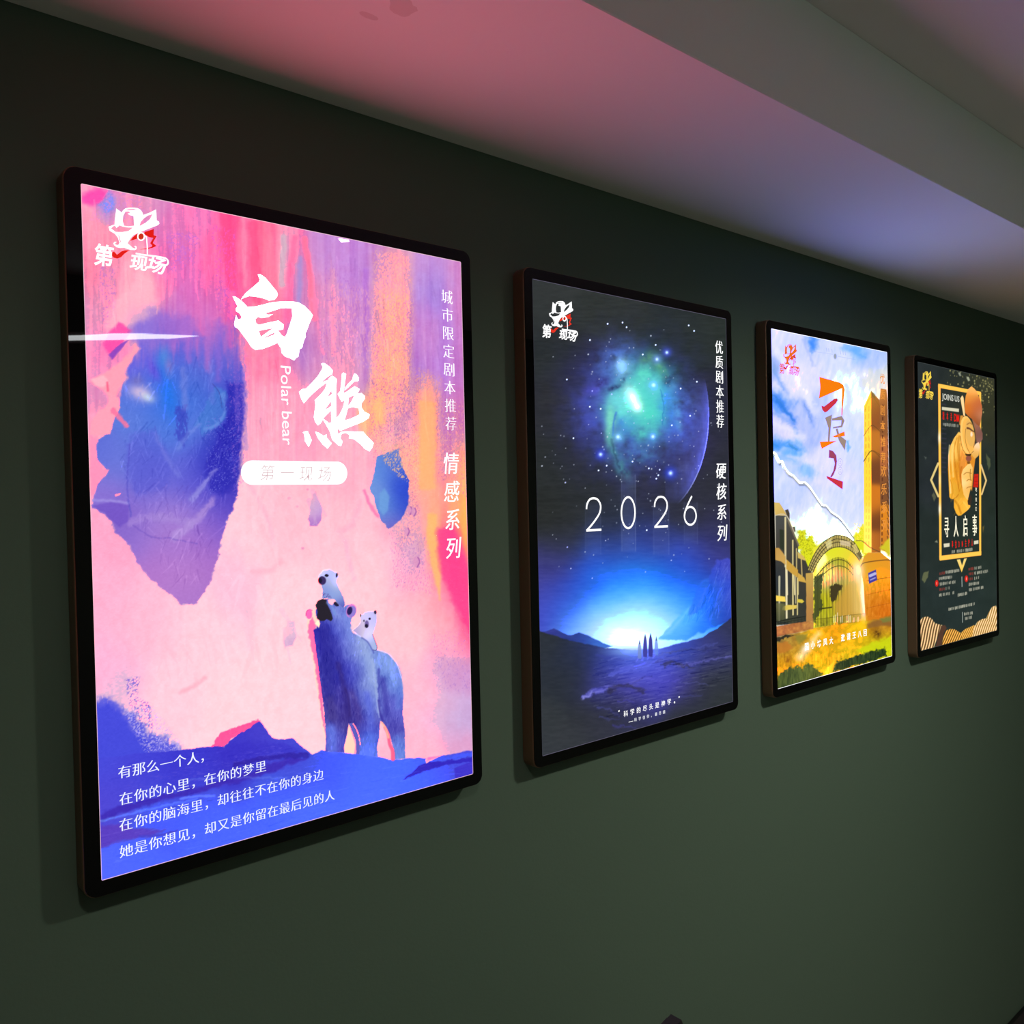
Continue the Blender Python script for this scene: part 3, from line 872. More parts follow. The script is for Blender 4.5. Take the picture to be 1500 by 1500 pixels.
    for x, y, s_ in ((601, 750, 1), (607, 752, 1), (597, 781, 1), (611, 825, 1.3)):
        P.ellipse(x, y, 4 * s_, 6 * s_, (225, 150, 195), f=1.5, a=.8)
        P.stroke([(x + 2, y - 5 * s_), (x + 3.5 * s_, y), (x + 1, y + 6 * s_)], 1.8, (160, 85, 165), f=.8, a=.8)
    # ground: bush, ridge, blue rock shelf
    P.poly([(132, 1035), (150, 1026), (165, 1028), (180, 1043), (195, 1050), (205, 1060), (220, 1075), (240, 1082), (264, 1095), (264, 1130), (130, 1130)], (95, 95, 225), f=6, rough=7, rs=7, grain=.3)
    P.poly([(132, 1040), (160, 1034), (182, 1052), (195, 1075), (225, 1092), (225, 1120), (130, 1120)], (70, 75, 222), f=5, rough=6, rs=8)
    P.speckle([(185, 1000), (205, 996), (200, 1025), (220, 1035), (225, 1070), (200, 1060), (190, 1030)], (135, 110, 215), .42, (1.5, 1.8), 5, .9)
    P.speckle([(180, 1040), (225, 1040), (265, 1090), (262, 1105), (215, 1105)], (195, 180, 235), .4, (1.6, 1.6), 6, .8)
    P.poly([(311, 1097), (318, 1084), (327, 1075), (350, 1066), (379, 1056), (384, 1058), (370, 1070), (341, 1084), (331, 1096)], (246, 88, 158), f=1, rough=1.8, rs=4)
    P.speckle([(330, 1072), (382, 1054), (384, 1060), (340, 1080)], (150, 60, 150), .25, (1.2, 1.2), 2, .7)
    shelf = [(100, 1120), (215, 1106), (240, 1104), (267, 1101), (290, 1098), (313, 1096), (330, 1096), (338, 1087), (350, 1078), (368, 1068), (381, 1058), (392, 1070), (400, 1082), (412, 1085), (430, 1082), (440, 1092), (452, 1100), (459, 1106), (471, 1100), (490, 1101), (511, 1103), (540, 1106), (557, 1109), (574, 1113), (600, 1110), (613, 1109), (623, 1110), (625, 1117), (636, 1110), (648, 1105), (670, 1101), (700, 1096), (700, 1140), (600, 1175), (100, 1320)]
    P.poly(shelf, [(150, 1120, (72, 75, 222)), (220, 1115, (66, 66, 216)), (270, 1115, (58, 55, 208)), (340, 1092, (60, 55, 205)), (380, 1080, (70, 62, 205)), (420, 1095, (72, 68, 210)), (190, 1150, (72, 68, 216)), (160, 1180, (80, 72, 215)), (280, 1140, (62, 58, 210)), (350, 1120, (58, 48, 196)), (420, 1125, (66, 80, 222)), (480, 1115, (68, 92, 238)), (540, 1130, (74, 106, 250)), (600, 1130, (72, 108, 250)), (650, 1115, (72, 90, 240)), (675, 1105, (80, 85, 235)), (680, 1125, (62, 55, 210)), (640, 1145, (74, 105, 248)),
                  (300, 1190, (74, 100, 242)), (400, 1165, (74, 102, 244)), (230, 1200, (72, 92, 236)), (200, 1260, (78, 104, 246)), (320, 1230, (76, 104, 248)), (450, 1190, (78, 110, 252)), (550, 1160, (78, 112, 252)), (160, 1285, (82, 104, 246))], f=1, rough=1.6, rs=6)
    P.C[:] += 0
    P.poly([(146, 1197), (180, 1182), (245, 1166), (310, 1150), (380, 1128), (432, 1108), (450, 1112), (405, 1130), (340, 1150), (270, 1168), (215, 1182), (148, 1206)], (62, 42, 182), f=2.5, a=.9, rough=4, rs=10)
    P.poly([(320, 1100), (360, 1088), (420, 1090), (455, 1104), (400, 1118), (330, 1118)], (56, 46, 198), f=5, a=.6, rough=5)
    P.stroke([(345, 1122), (400, 1110), (452, 1107)], 7, (48, 32, 160), f=2, a=.75, rough=3, rs=6)
    P.stroke([(272, 1150), (300, 1142), (420, 1140)], 2, (120, 150, 245), f=2, a=.4, rough=2)
    P.stroke([(147, 1207), (210, 1190), (290, 1172)], 3, (110, 150, 250), f=2, a=.7, rough=2, w1=1.5)
    P.stroke([(266, 1172), (295, 1168), (315, 1168)], 3, (115, 145, 248), f=1.5, a=.7, rough=1.5)
    P.poly([(147, 1213), (175, 1211), (200, 1216), (235, 1218), (245, 1216), (222, 1228), (190, 1232), (165, 1238), (147, 1247)], (92, 60, 192), f=3, a=.9, rough=3.5, rs=9)
    P.stroke([(205, 1228), (240, 1224), (262, 1218)], 3, (70, 60, 200), f=1.5, a=.7, rough=2)
    P.speckle([(180, 1150), (420, 1090), (420, 1110), (200, 1180)], (90, 80, 215), .3, (6, 1.5), 4, .5)
    P.poly([(636, 1112), (660, 1106), (692, 1100), (692, 1108), (660, 1114), (640, 1120), (622, 1124)], (70, 90, 235), f=1.5, rough=2)
    P.poly([(624, 1116), (660, 1112), (692, 1106), (692, 1114), (655, 1118), (625, 1128), (590, 1142), (606, 1130), (612, 1122)], (52, 38, 195), f=1.2, rough=2.5, rs=6)
    P.poly([(664, 1124), (692, 1113), (692, 1133), (666, 1142)], (64, 52, 208), f=1, rough=1.5)
    P.poly([(627, 1108), (645, 1106), (625, 1114)], (245, 110, 190), f=1.5, a=.7)
    P.hair(shelf, 260, 22, 1.6, 22, (1, -.22), .12, 8, .45)
    P.hair([(130, 300), (680, 420), (680, 640), (360, 640), (340, 470), (200, 430), (130, 560)], 520, 26, 2.6, 22, (.06, 1), .1, 9, .4)
    P.hair([(380, 700), (540, 720), (560, 1000), (300, 1010), (160, 980), (300, 900)], 160, 40, 7, 9, (.1, 1), .35, 10, .4)
    P.shade(5, (3, 2))
    # bears
    B = lambda pts: z(440, 820, .12, pts)
    D = lambda pts: z(440, 960, .12, pts)
    P.poly(B([(95, 720), (150, 650), (205, 600), (225, 800), (190, 850), (205, 1050), (250, 1300), (270, 1500)]) + D([(270, 500), (300, 700), (330, 1000), (325, 1060), (290, 950), (240, 600), (180, 220), (150, 0)]) + B([(120, 1000), (95, 850)]), (255, 222, 205), f=1.6, rough=1.5, rs=4)
    P.poly(B([(110, 800), (160, 720), (205, 820), (200, 1000), (225, 1200), (262, 1400), (270, 1500)]) + D([(275, 480), (300, 720), (325, 990), (280, 800), (235, 480), (200, 200), (180, 50)]) + B([(140, 1080), (105, 900)]), (246, 118, 178), f=1.4, rough=2, rs=4)
    body = B([(235, 515), (320, 500), (420, 505), (490, 575), (545, 600), (570, 575), (640, 556), (690, 600), (682, 680), (640, 725), (622, 850), (640, 900), (700, 935), (830, 1000), (930, 1110), (1080, 1160), (1180, 1270), (1240, 1450)]) + \
        D([(1250, 350), (1265, 500), (1250, 700), (1278, 900), (1285, 1250), (1150, 1262), (1140, 1150), (1100, 980), (1040, 870), (982, 795), (965, 1000), (945, 1100), (950, 1240), (730, 1212), (690, 1205), (685, 1050), (600, 835), (572, 1000), (545, 1100), (545, 1190), (318, 1175), (322, 1000), (300, 700), (262, 400), (230, 150)]) + \
        B([(195, 1050), (170, 870), (215, 850), (230, 760), (200, 700), (205, 570)])
    P.poly(body, [(470, 890, (70, 70, 185)), (490, 900, (110, 120, 210)), (505, 905, (120, 135, 222)), (515, 920, (135, 150, 225)), (475, 925, (46, 42, 165)), (495, 925, (70, 80, 200)), (470, 950, (55, 50, 172)), (490, 955, (62, 58, 180)), (512, 950, (110, 125, 220)), (530, 950, (150, 165, 225)), (545, 965, (130, 155, 228)), (475, 985, (58, 55, 165)), (495, 990, (52, 48, 165)), (520, 985, (62, 65, 190)), (540, 985, (140, 160, 222)), (548, 1010, (160, 178, 226)), (560, 975, (120, 150, 228)), (580, 985, (135, 165, 232)), (560, 1000, (80, 100, 208)), (585, 1010, (110, 145, 226)),
                  (480, 1020, (66, 58, 160)), (500, 1020, (70, 62, 168)), (515, 1035, (64, 50, 145)), (535, 1025, (85, 100, 215)), (552, 1040, (125, 150, 226)), (575, 1030, (84, 80, 195)), (588, 1040, (105, 110, 215)), (485, 1050, (72, 64, 158)), (485, 1080, (95, 105, 215)), (495, 1095, (80, 75, 190)), (535, 1060, (72, 72, 190)), (545, 1080, (85, 105, 225)), (540, 1100, (95, 125, 235)), (580, 1070, (82, 75, 180)), (585, 1095, (110, 140, 230)), (515, 1060, (60, 45, 135)), (560, 1050, (68, 60, 170))], f=.8, rough=1.0, rs=3)
    I = P.box(455, 880, 600, 1115)
    inside = P.sdf(body, I) < 0
    fur = (fbm(P.X[I] / 1.6 + P.Y[I] / 30, P.Y[I] / 6, 3) - .5) * 34 + (fbm(P.X[I] / 9, P.Y[I] / 14, 3) - .5) * 30
    P.C[I] += (fur * inside)[:, None] * np.array([.8, .9, .7])
    # chest and leg modelling in the painting
    for pts, w, c, a, f_ in ((D([(330, 60), (360, 300), (380, 520)]), 16, (46, 42, 150), .65, 6), (B([(300, 880), (330, 1100), (360, 1350)]), 18, (42, 38, 150), .7, 6), (B([(420, 1000), (470, 1250), (520, 1480)]), 14, (48, 46, 160), .6, 6), (D([(470, 120), (520, 300), (560, 520), (590, 760)]), 7, (50, 36, 128), .65, 3), (D([(380, 560), (400, 760)]), 13, (70, 58, 140), .6, 5), (D([(640, 480), (700, 640), (720, 800)]), 9, (76, 60, 150), .6, 4), (D([(820, 480), (860, 700), (870, 900)]), 9, (96, 110, 225), .7, 4),
                         (D([(1010, 300), (1040, 520), (1060, 720)]), 9, (60, 54, 165), .65, 4), (D([(960, 180), (960, 400), (975, 620)]), 4, (52, 50, 165), .6, 2), (D([(880, 60), (910, 260), (940, 480), (960, 700)]), 4, (165, 185, 232), .75, 2), (B([(740, 960), (830, 1180), (900, 1480)]), 12, (158, 178, 228), .6, 5), (B([(1000, 1180), (1120, 1320), (1190, 1490)]), 12, (140, 170, 235), .6, 5), (D([(1190, 180), (1220, 420), (1200, 640)]), 8, (105, 130, 225), .6, 4),
                         (D([(380, 900), (400, 1000), (410, 1150)]), 12, (104, 128, 238), .6, 5), (D([(850, 1000), (860, 1180)]), 14, (96, 126, 240), .6, 5), (D([(1190, 1000), (1220, 1200)]), 8, (104, 130, 228), .6, 4), (B([(560, 700), (600, 860), (620, 980)]), 8, (120, 140, 228), .6, 4), (B([(430, 640), (470, 720)]), 7, (150, 165, 230), .5, 4)):
        P.stroke(pts, w, c, f=f_, a=a, rough=2, rs=5)
    P.hair(body, 900, 6.5, 1.1, 34, (.05, 1), .22, 21, .55)
    P.poly(D([(600, 835), (640, 830), (700, 960), (735, 1090), (728, 1210), (690, 1205), (685, 1050), (640, 930)]), (95, 95, 195), f=.7)
    P.poly(D([(595, 840), (650, 960), (690, 1090), (685, 1205), (660, 1200), (672, 1080)]), (250, 140, 185), f=.8, a=.8)
    P.poly(D([(550, 1100), (580, 1000), (600, 850), (640, 970), (678, 1090), (665, 1200), (548, 1188)]), (255, 220, 195), f=.8)
    P.stroke(D([(650, 835), (690, 900), (720, 980), (740, 1090)]), 1.2, (250, 185, 200), f=.5)
    P.stroke(D([(1035, 880), (1075, 960), (1095, 1080), (1130, 1160), (1135, 1260)]), 3.5, (248, 95, 140), f=1.2, a=.9, w1=6)
    P.stroke(D([(1000, 820), (1050, 900), (1080, 1000)]), 3, (255, 200, 160), f=1.5, a=.8)
    P.stroke(D([(560, 420), (600, 560), (610, 740)]), 3, (52, 35, 120), f=2, a=.7)
    P.stroke(D([(960, 560), (975, 680), (1010, 800)]), 3, (48, 38, 150), f=2, a=.7)
    P.stroke(B([(655, 880), (720, 935), (830, 995)]), 1.2, (240, 240, 250), f=.6)
    P.stroke(B([(940, 1110), (1080, 1158), (1180, 1268), (1240, 1450)]), 1.0, (230, 225, 245), f=.7, a=.8)
    P.stroke(D([(940, 560), (970, 760)]), 1.2, (165, 180, 240), f=.8, a=.8)
    # ears, eye, black muzzle
    P.ellipse(*B([(118, 685)])[0], 4.6, 7, (248, 110, 190), f=.8)
    P.stroke(B([(80, 700), (90, 650), (125, 628), (155, 640)]), 1.2, (175, 80, 160), f=.6)
    P.ellipse(*B([(632, 640)])[0], 7.2, 10, (225, 130, 215), f=.8, rot=.3)
    P.ellipse(*B([(640, 650)])[0], 6, 8.5, (150, 125, 215), f=.8, rot=.3)
    P.ellipse(*B([(612, 640)])[0], 3.8, 6.2, (36, 28, 92), f=.8, rot=.3)
    P.poly(B([(225, 520), (285, 498), (330, 510), (345, 570), (380, 640), (408, 740), (385, 768), (335, 745), (300, 765), (255, 765), (212, 735), (222, 650), (198, 575)]), (36, 29, 44), f=.7, rough=.6, rs=2)
    P.stroke(B([(345, 545), (400, 600), (430, 680)]), 4, (120, 150, 225), f=2, a=.7)
    P.poly(B([(215, 760), (240, 755), (252, 800), (238, 850), (215, 820), (190, 800)]), (250, 235, 215), f=.8)
    P.poly(B([(345, 510), (400, 495), (450, 515), (470, 540), (420, 545), (400, 575), (360, 550)]), (245, 205, 225), f=1)
    P.ellipse(*B([(450, 560)])[0], 4.4, 2.9, (32, 24, 60), f=.5, rot=.6)
    # cub on the head
    c1 = B([(275, 490), (285, 400), (265, 335), (228, 290), (240, 215), (290, 155), (370, 138), (430, 170), (468, 178), (474, 225), (450, 290), (490, 380), (540, 480), (555, 570), (530, 612), (480, 565), (420, 500), (340, 490)])
    P.poly([(x - .6, y - .9) for x, y in c1], (255, 240, 235), f=1.0)
    P.poly(c1, [(470, 842, (228, 225, 245)), (488, 842, (190, 195, 238)), (480, 855, (160, 170, 225)), (495, 855, (235, 230, 245)), (478, 868, (130, 150, 222)), (492, 870, (140, 165, 228)), (503, 888, (90, 95, 190)), (498, 875, (150, 170, 225))], f=.7, rough=.6, rs=2)
    P.ellipse(*B([(278, 275)])[0], 5.8, 6.4, (58, 42, 98), f=.8)
    P.ellipse(*B([(252, 275)])[0], 3, 4, (26, 18, 48), f=.7)
    P.ellipse(*B([(332, 213)])[0], 3.1, 2.1, (24, 18, 44), f=.5)
    P.ellipse(*B([(456, 208)])[0], 1.6, 3.4, (50, 38, 72), f=.5, rot=.2)
    P.speckle(B([(280, 425), (360, 440), (400, 500), (300, 490)]), (90, 70, 150), .45, (1, 1), 1.5, .8)
    # cub on the back
    c2 = B([(650, 882), (720, 820), (750, 770), (732, 700), (745, 672), (770, 690), (800, 660), (850, 648), (905, 645), (938, 632), (944, 690), (942, 770), (915, 860), (890, 930), (920, 1000), (948, 1080), (930, 1112), (890, 1108), (840, 1020), (760, 965), (700, 915)])
    P.poly([(x - .4, y - .7) for x, y in c2], (252, 240, 240), f=.9)
    P.poly(c2, [(531, 917, (215, 195, 230)), (540, 905, (225, 215, 240)), (548, 905, (190, 185, 230)), (540, 930, (235, 225, 240)), (548, 945, (170, 185, 232)), (524, 926, (180, 165, 220)), (552, 915, (210, 205, 238))], f=.6, rough=.5, rs=2)
    P.ellipse(*B([(820, 800)])[0], 3, 5.4, (120, 100, 170), f=1)
    P.ellipse(*B([(816, 822)])[0], 2.6, 2.9, (30, 22, 55), f=.6)
    P.ellipse(*B([(855, 735)])[0], 1.7, 1.7, (22, 16, 50), f=.5)
    P.ellipse(*B([(786, 760)])[0], 1.1, 1.5, (40, 30, 70), f=.5)
    P.ellipse(*B([(924, 655)])[0], 2.0, 2.9, (60, 45, 85), f=.5)
    P.ellipse(*B([(745, 695)])[0], 1.0, 2.3, (95, 85, 80), f=.5)
    P.stroke(B([(890, 925), (915, 990), (945, 1075), (930, 1115), (890, 1110)]), .9, (80, 70, 135), f=.5)
    P.stroke(B([(760, 965), (830, 1015), (880, 1100), (905, 1150)]), 2.0, (90, 100, 190), f=1, a=.8)
    # small white sliver at the top edge
    P.poly([(497, 351), (512, 353), (514, 356), (502, 357)], (255, 255, 255), f=.6)
    pr = P.build(root, hot=(7.0, 3.5, 5.0), knee=.80)
    S = P.sheet
    # brush title
    M = Marks(S)
    T = lambda pts: z(330, 390, .1, pts)
    M.shape([T([(486, 140), (515, 132), (545, 150), (600, 190), (700, 310), (765, 390), (782, 435), (770, 470), (730, 515), (650, 525), (625, 512), (560, 490), (450, 465), (360, 458), (290, 480), (238, 508), (270, 460), (310, 410), (420, 320), (500, 250), (515, 215)])], GLARE)
    M.shape([T([(115, 462), (150, 462), (240, 520), (300, 580), (330, 615), (450, 612), (560, 585), (700, 550), (850, 538), (1000, 540), (1090, 555), (1180, 610), (1260, 690), (1297, 745), (1285, 775), (1240, 880), (1200, 990), (1188, 1000), (1192, 1060), (1160, 1130), (1140, 1220), (1100, 1245), (1085, 1350), (1050, 1370), (1022, 1408), (950, 1370), (890, 1352), (840, 1300), (830, 1230), (778, 1150), (650, 1205), (550, 1240), (450, 1252), (390, 1210), (340, 1130), (250, 1010), (200, 940), (150, 912), (138, 870), (165, 735), (195, 800), (235, 798), (246, 760), (215, 710), (165, 680), (162, 640), (188, 610)]),
             T([(590, 712), (700, 680), (820, 640), (900, 634), (988, 642), (997, 760), (960, 880), (915, 1010), (890, 1062), (840, 1040), (785, 965), (860, 950), (868, 880), (790, 820), (650, 848), (500, 884), (462, 860), (448, 800), (490, 765), (540, 782), (640, 768), (712, 726), (640, 735)]),
             T([(500, 970), (640, 942), (712, 932), (600, 1010), (530, 1062)]), T([(535, 1095), (620, 1050), (748, 985), (720, 1030), (640, 1062)])], GLARE)
    X = lambda pts: z(420, 520, .1, pts)
    M.shape([X([(520, 158), (540, 148), (570, 150), (640, 200), (690, 255), (680, 310), (610, 350), (530, 420), (475, 460), (545, 425), (620, 395), (590, 440), (480, 520), (350, 640), (265, 738), (240, 700), (215, 640), (193, 570), (240, 530), (300, 520), (380, 440), (470, 340), (530, 240), (545, 205)])], GLARE)
    M.shape([X([(605, 430), (640, 362), (680, 333), (715, 355), (750, 385), (742, 460), (735, 600), (735, 780), (738, 960), (790, 900), (840, 800), (865, 690), (820, 715), (790, 660), (762, 600), (800, 560), (815, 420), (825, 300), (850, 288), (885, 305), (872, 400), (850, 555), (852, 588), (900, 565), (960, 520), (1010, 488), (1085, 530), (1045, 600), (1110, 588), (1160, 632), (1160, 670), (1110, 738), (1110, 800), (1150, 860), (1228, 900), (1215, 955), (1130, 1010), (1000, 1060), (860, 1115), (800, 1142), (752, 1102), (765, 1192), (820, 1152), (900, 1150), (1000, 1152), (1130, 1152), (1190, 1220), (1287, 1320), (1260, 1400), (1225, 1442), (1150, 1400), (1100, 1340), (1000, 1262), (925, 1252), (935, 1200), (870, 1168), (815, 1190), (800, 1250), (832, 1300), (810, 1362), (770, 1355), (680, 1270), (645, 1150), (600, 1070), (545, 975), (510, 1030), (470, 1062), (430, 1010), (412, 940), (435, 760), (425, 690), (520, 600), (580, 520)]),
             X([(612, 638), (670, 540), (678, 600), (640, 632)]), X([(562, 845), (665, 700), (668, 780)]), X([(545, 960), (665, 840), (670, 1020), (630, 1025)]), X([(860, 992), (910, 812), (980, 792), (1070, 812), (1082, 902), (960, 960)]), X([(912, 778), (918, 655), (1010, 612), (960, 720)])], GLARE)
    M.shape([X([(990, 325), (1010, 300), (1040, 315), (1072, 360), (1068, 408), (1000, 420), (930, 490), (862, 552), (868, 515), (910, 455), (980, 385)])], GLARE)
    M.shape([X([(250, 1165), (280, 1150), (320, 1148), (345, 1200), (380, 1280), (335, 1378), (280, 1290), (270, 1190)])], GLARE)
    M.shape([X([(430, 1155), (480, 1168), (550, 1215), (600, 1195), (598, 1240), (672, 1325), (610, 1402), (540, 1340), (470, 1245)])], GLARE)
    M.build('title_lettering', pr)
    M = Marks(S)
    M.char
    V, F = glyph('Polar bear', 0.0)
    a, b = S.uv([(419.5, 539), (424, 655)])
    lo, hi = V.min(0), V.max(0)
    h = .0155
    t = (V[:, 0] - lo[0]) / (hi[0] - lo[0])
    q = (V[:, 1] - lo[1]) / (hi[1] - lo[1]) - .5
    M.add_uv(np.c_[a[0] + q * h, a[1] + (b[1] - a[1]) * t], F, WHITE)
    M.build('subtitle_lettering', pr)
    # name badge
    M = Marks(S)
    a, b = S.uv([(354, 695.5), (510, 696)])
    hh = S.scale_at((432, 696))[1] * 34.6
    cx, cy = (a + b) / 2
    w = (b - a)[0] / 2
    M.shape([np.array(rounded_rect(cx - w, cy - hh / 2, cx + w, cy + hh / 2, hh / 2 - .0004, 8))], WHITE, is_uv=True)
    bad = M.build('name_badge', pr, 'white rounded badge')
    M = Marks(S, .0008)
    M.line('第一现场', (393, 696), (477, 697.5), 23, ink((212, 176, 182)), aspect=.95, shear=.15, bold=-.014)
    M.build('badge_lettering', pr)
    M = Marks(S)
    M.line('城市限定剧本推荐', (656.2, 438.4), (661.6, 624), 20.5, WHITE, song=.022)
    M.build('side_lettering', pr)
    M = Marks(S)
    M.line('情感系列', (661.6, 682), (664.8, 805), 31, WHITE, aspect=.86, shear=.12, song=.012, bold=.021)
    M.build('series_lettering', pr)
    M = Marks(S)
    wt = ink((235, 240, 255), 1.1)
    M.line('有那么一个人，', (183.8, 1133.8), (303, 1109.5), 18.6, wt, song=.022, bold=.008)
    M.line('在你的心里，在你的梦里', (186, 1172.3), (383.3, 1124.7), 18.6, wt, song=.022, bold=.008)
    M.line('在你的脑海里，却往往不在你的身边', (186, 1210), (467.5, 1136), 18.6, wt, song=.022, bold=.008)
    M.line('她是你想见，却又是你留在最后见的人', (186.5, 1248.5), (484, 1165.5), 18.6, wt, song=.022, bold=.008)
    M.build('verse_lettering', pr)
    logo(S, pr)

# ================================================================== print 2: night sky over a glowing valley
def art_space(root):
    P = Paint(1, 400, 680, (44, 50, 56))
    A = [(790, 430, (50, 55, 62)), (900, 450, (46, 52, 57)), (1040, 480, (42, 50, 54)), (800, 520, (44, 49, 58)), (800, 600, (46, 48, 60)), (800, 680, (42, 46, 54)), (800, 760, (40, 43, 50)), (850, 720, (42, 46, 56)), (1000, 480, (40, 48, 56)), (1055, 600, (44, 46, 66)), (1060, 700, (46, 48, 66)), (1060, 780, (50, 50, 78)), (1000, 760, (48, 50, 70)), (900, 770, (44, 50, 66)), (860, 660, (44, 46, 66)), (860, 560, (48, 50, 80)), (1000, 660, (48, 44, 78)), (960, 720, (46, 48, 72)),
         (830, 800, (46, 50, 66)), (810, 830, (52, 52, 100)), (800, 860, (68, 66, 160)), (795, 900, (66, 72, 190)), (830, 850, (60, 66, 180)), (830, 890, (40, 95, 232)), (850, 920, (70, 140, 245)), (860, 860, (24, 96, 235)), (880, 830, (50, 84, 205)), (920, 815, (52, 78, 190)), (960, 810, (54, 72, 178)), (1000, 820, (58, 76, 190)), (1045, 820, (58, 62, 160)), (1050, 800, (50, 52, 110)), (900, 800, (46, 58, 120)), (960, 790, (46, 54, 105)),
         (900, 850, (20, 120, 250)), (930, 845, (22, 130, 252)), (970, 850, (10, 110, 245)), (1010, 850, (24, 90, 230)), (900, 880, (60, 180, 255)), (940, 875, (80, 200, 255)), (980, 880, (60, 170, 255)), (1010, 890, (40, 140, 250)), (880, 905, (110, 210, 255)), (915, 905, (190, 245, 255)), (950, 900, (190, 245, 255)), (980, 910, (130, 220, 255)), (905, 930, (240, 255, 255)), (930, 935, (255, 255, 255)), (960, 930, (220, 250, 255)), (980, 935, (140, 220, 255)), (870, 935, (190, 235, 255))]
    P.field(A, 22, warp=4, ws=(30, 20))
    P.C -= np.array([4, 4, 11]) * (1 - sstep(760, 820, P.Y))[:, None]
    P.shade(4, (40, 3))
    P.blob(930, 940, 80, 44, (190, 245, 255), .6)
    P.blob(927, 942, 56, 30, (250, 255, 255), .95)
    P.blob(905, 930, 26, 14, (240, 255, 255), .6, rot=.2)
    # nebula
    for x, y, rx, ry, c, a, n, ns, r in ((930, 605, 84, 92, (62, 64, 165), .8, .8, 16, 0), (880, 610, 40, 40, (72, 90, 200), .6, 1.0, 11, 0), (905, 545, 34, 36, (84, 110, 215), .6, 1.1, 9, .3), (1000, 610, 26, 50, (84, 120, 220), .6, .9, 9, 0), (925, 665, 50, 26, (74, 100, 190), .55, 1.0, 9, 0), (880, 600, 40, 28, (72, 80, 175), .75, .9, 12, -.5), (905, 535, 26, 30, (80, 110, 200), .8, 1.0, 10, .4), (990, 630, 30, 34, (75, 90, 205), .75, .8, 10, 0), (875, 572, 20, 9, (85, 85, 205), .8, .9, 7, -.4),
                                         (940, 585, 40, 52, (55, 165, 190), .9, .7, 14, .2), (945, 560, 26, 26, (95, 215, 195), .85, .6, 10, .4), (912, 600, 26, 26, (100, 220, 220), .8, .6, 10, 0), (955, 605, 22, 30, (90, 225, 200), .85, .5, 10, 0), (975, 590, 14, 34, (60, 150, 235), .8, .6, 9, .15), (915, 625, 16, 20, (60, 130, 225), .75, .6, 9, 0), (945, 635, 24, 16, (85, 190, 195), .7, .8, 8, 0),
                                         (893, 625, 6, 32, (125, 225, 190), .85, .4, 8, .05), (898, 660, 6, 24, (80, 150, 160), .8, .6, 6, -.25), (912, 690, 10, 22, (70, 130, 150), .7, .8, 8, -.5), (970, 545, 8, 22, (90, 165, 120), .6, .7, 7, -.5), (950, 528, 14, 8, (90, 150, 110), .6, .7, 7, -.4), (935, 670, 34, 14, (70, 120, 170), .55, 1.1, 7, 0), (1000, 690, 12, 12, (90, 100, 160), .4, .8, 7, 0),
                                         (992, 610, 6, 26, (110, 180, 220), .6, .8, 6, -.2), (985, 572, 7, 14, (110, 160, 190), .4, .8, 6, .5), (920, 590, 14, 16, (165, 245, 225), .8, .3, 8, .3), (928, 588, 8, 15, (255, 255, 250), 1, .15, 8, -.5), (933, 598, 7, 7, (255, 255, 255), .95, 0, 8, 0), (911, 540, 8, 10, (175, 235, 250), .95, .2, 6, 0)):
        P.blob(x, y, rx, ry, c, a, 1.0, r, n, ns)
    for x, y, rx, ry, c, a, n, ns, r in ((925, 588, 30, 36, (110, 232, 228), .9, .4, 7, .3), (950, 598, 26, 42, (84, 222, 205), .85, .5, 8, .1), (912, 542, 12, 14, (150, 220, 250), .8, .4, 6, 0), (895, 620, 9, 26, (130, 228, 205), .6, .4, 6, .05), (985, 600, 12, 40, (70, 140, 235), .6, .6, 6, -.1), (905, 590, 16, 14, (110, 220, 225), .7, .4, 7, -.3), (960, 575, 16, 22, (90, 205, 215), .65, .4, 8, .2), (880, 565, 12, 9, (50, 46, 110), .6, .8, 5, -.4), (900, 572, 12, 4, (40, 44, 96), .6, .6, 4, -.35), (912, 560, 5, 6, (30, 40, 80), .4, .8, 3, 0), (980, 560, 8, 10, (40, 48, 80), .5, .9, 5, .3)):
        P.blob(x, y, rx, ry, c, a, 1.0, r, n, ns)
    P.blob(928, 588, 9, 17, (255, 255, 250), 1, 1, -.45)
    P.blob(934, 600, 7, 7, (255, 255, 255), .95)
    P.stroke([(903, 608), (899, 625), (898, 642)], 2.4, (60, 120, 215), f=1.5, a=.7, rough=1.5)
    P.stroke([(896, 648), (901, 670), (908, 690)], 2.4, (36, 60, 90), f=1.5, a=.45, rough=2.5)
    P.stroke([(969, 575), (973, 600), (970, 625)], 1.4, (40, 110, 190), f=1, a=.5, rough=2)
    # planet crescent
    cx, cy, ra, rb = 945, 612, 95, 152
    I = P.box(930, 500, 1050, 770)
    e = np.sqrt(((P.X[I] - cx) / ra) ** 2 + ((P.Y[I] - cy) / rb) ** 2)
    dx = (1 - e) * ra
    span = np.clip(1 - np.abs((P.Y[I] - 650) / 92) ** 3, 0, 1)
    limb = np.where(dx > 0, np.exp(-(dx / 15) ** 1.3), 0) * (P.X[I] > cx + 30) * span
    P.mixin(I, limb * 1.05 * (.7 + .6 * fbm(P.X[I] / 5, P.Y[I] / 12)), (96, 106, 228))
    P.mixin(I, np.where((dx > 0) & (dx < 1.4), .6, 0) * (P.X[I] > cx + 30) * span * np.clip(.25 + (P.Y[I] - 590) / 60, .15, 1), (185, 195, 250))
    # stars
    rs = np.random.RandomState(3)
    for i in range(210):
        y = rs.uniform(480, 850); x = rs.uniform(790, 1060)
        if rs.rand() < .45:
            x = rs.normal(945, 45); y = rs.normal(640, 70)
        r = rs.choice([.55, .7, .9, 1.1], p=[.45, .3, .17, .08])
        P.ellipse(x, y, r, r, (215, 225, 245), f=.7, a=rs.uniform(.4, 1))
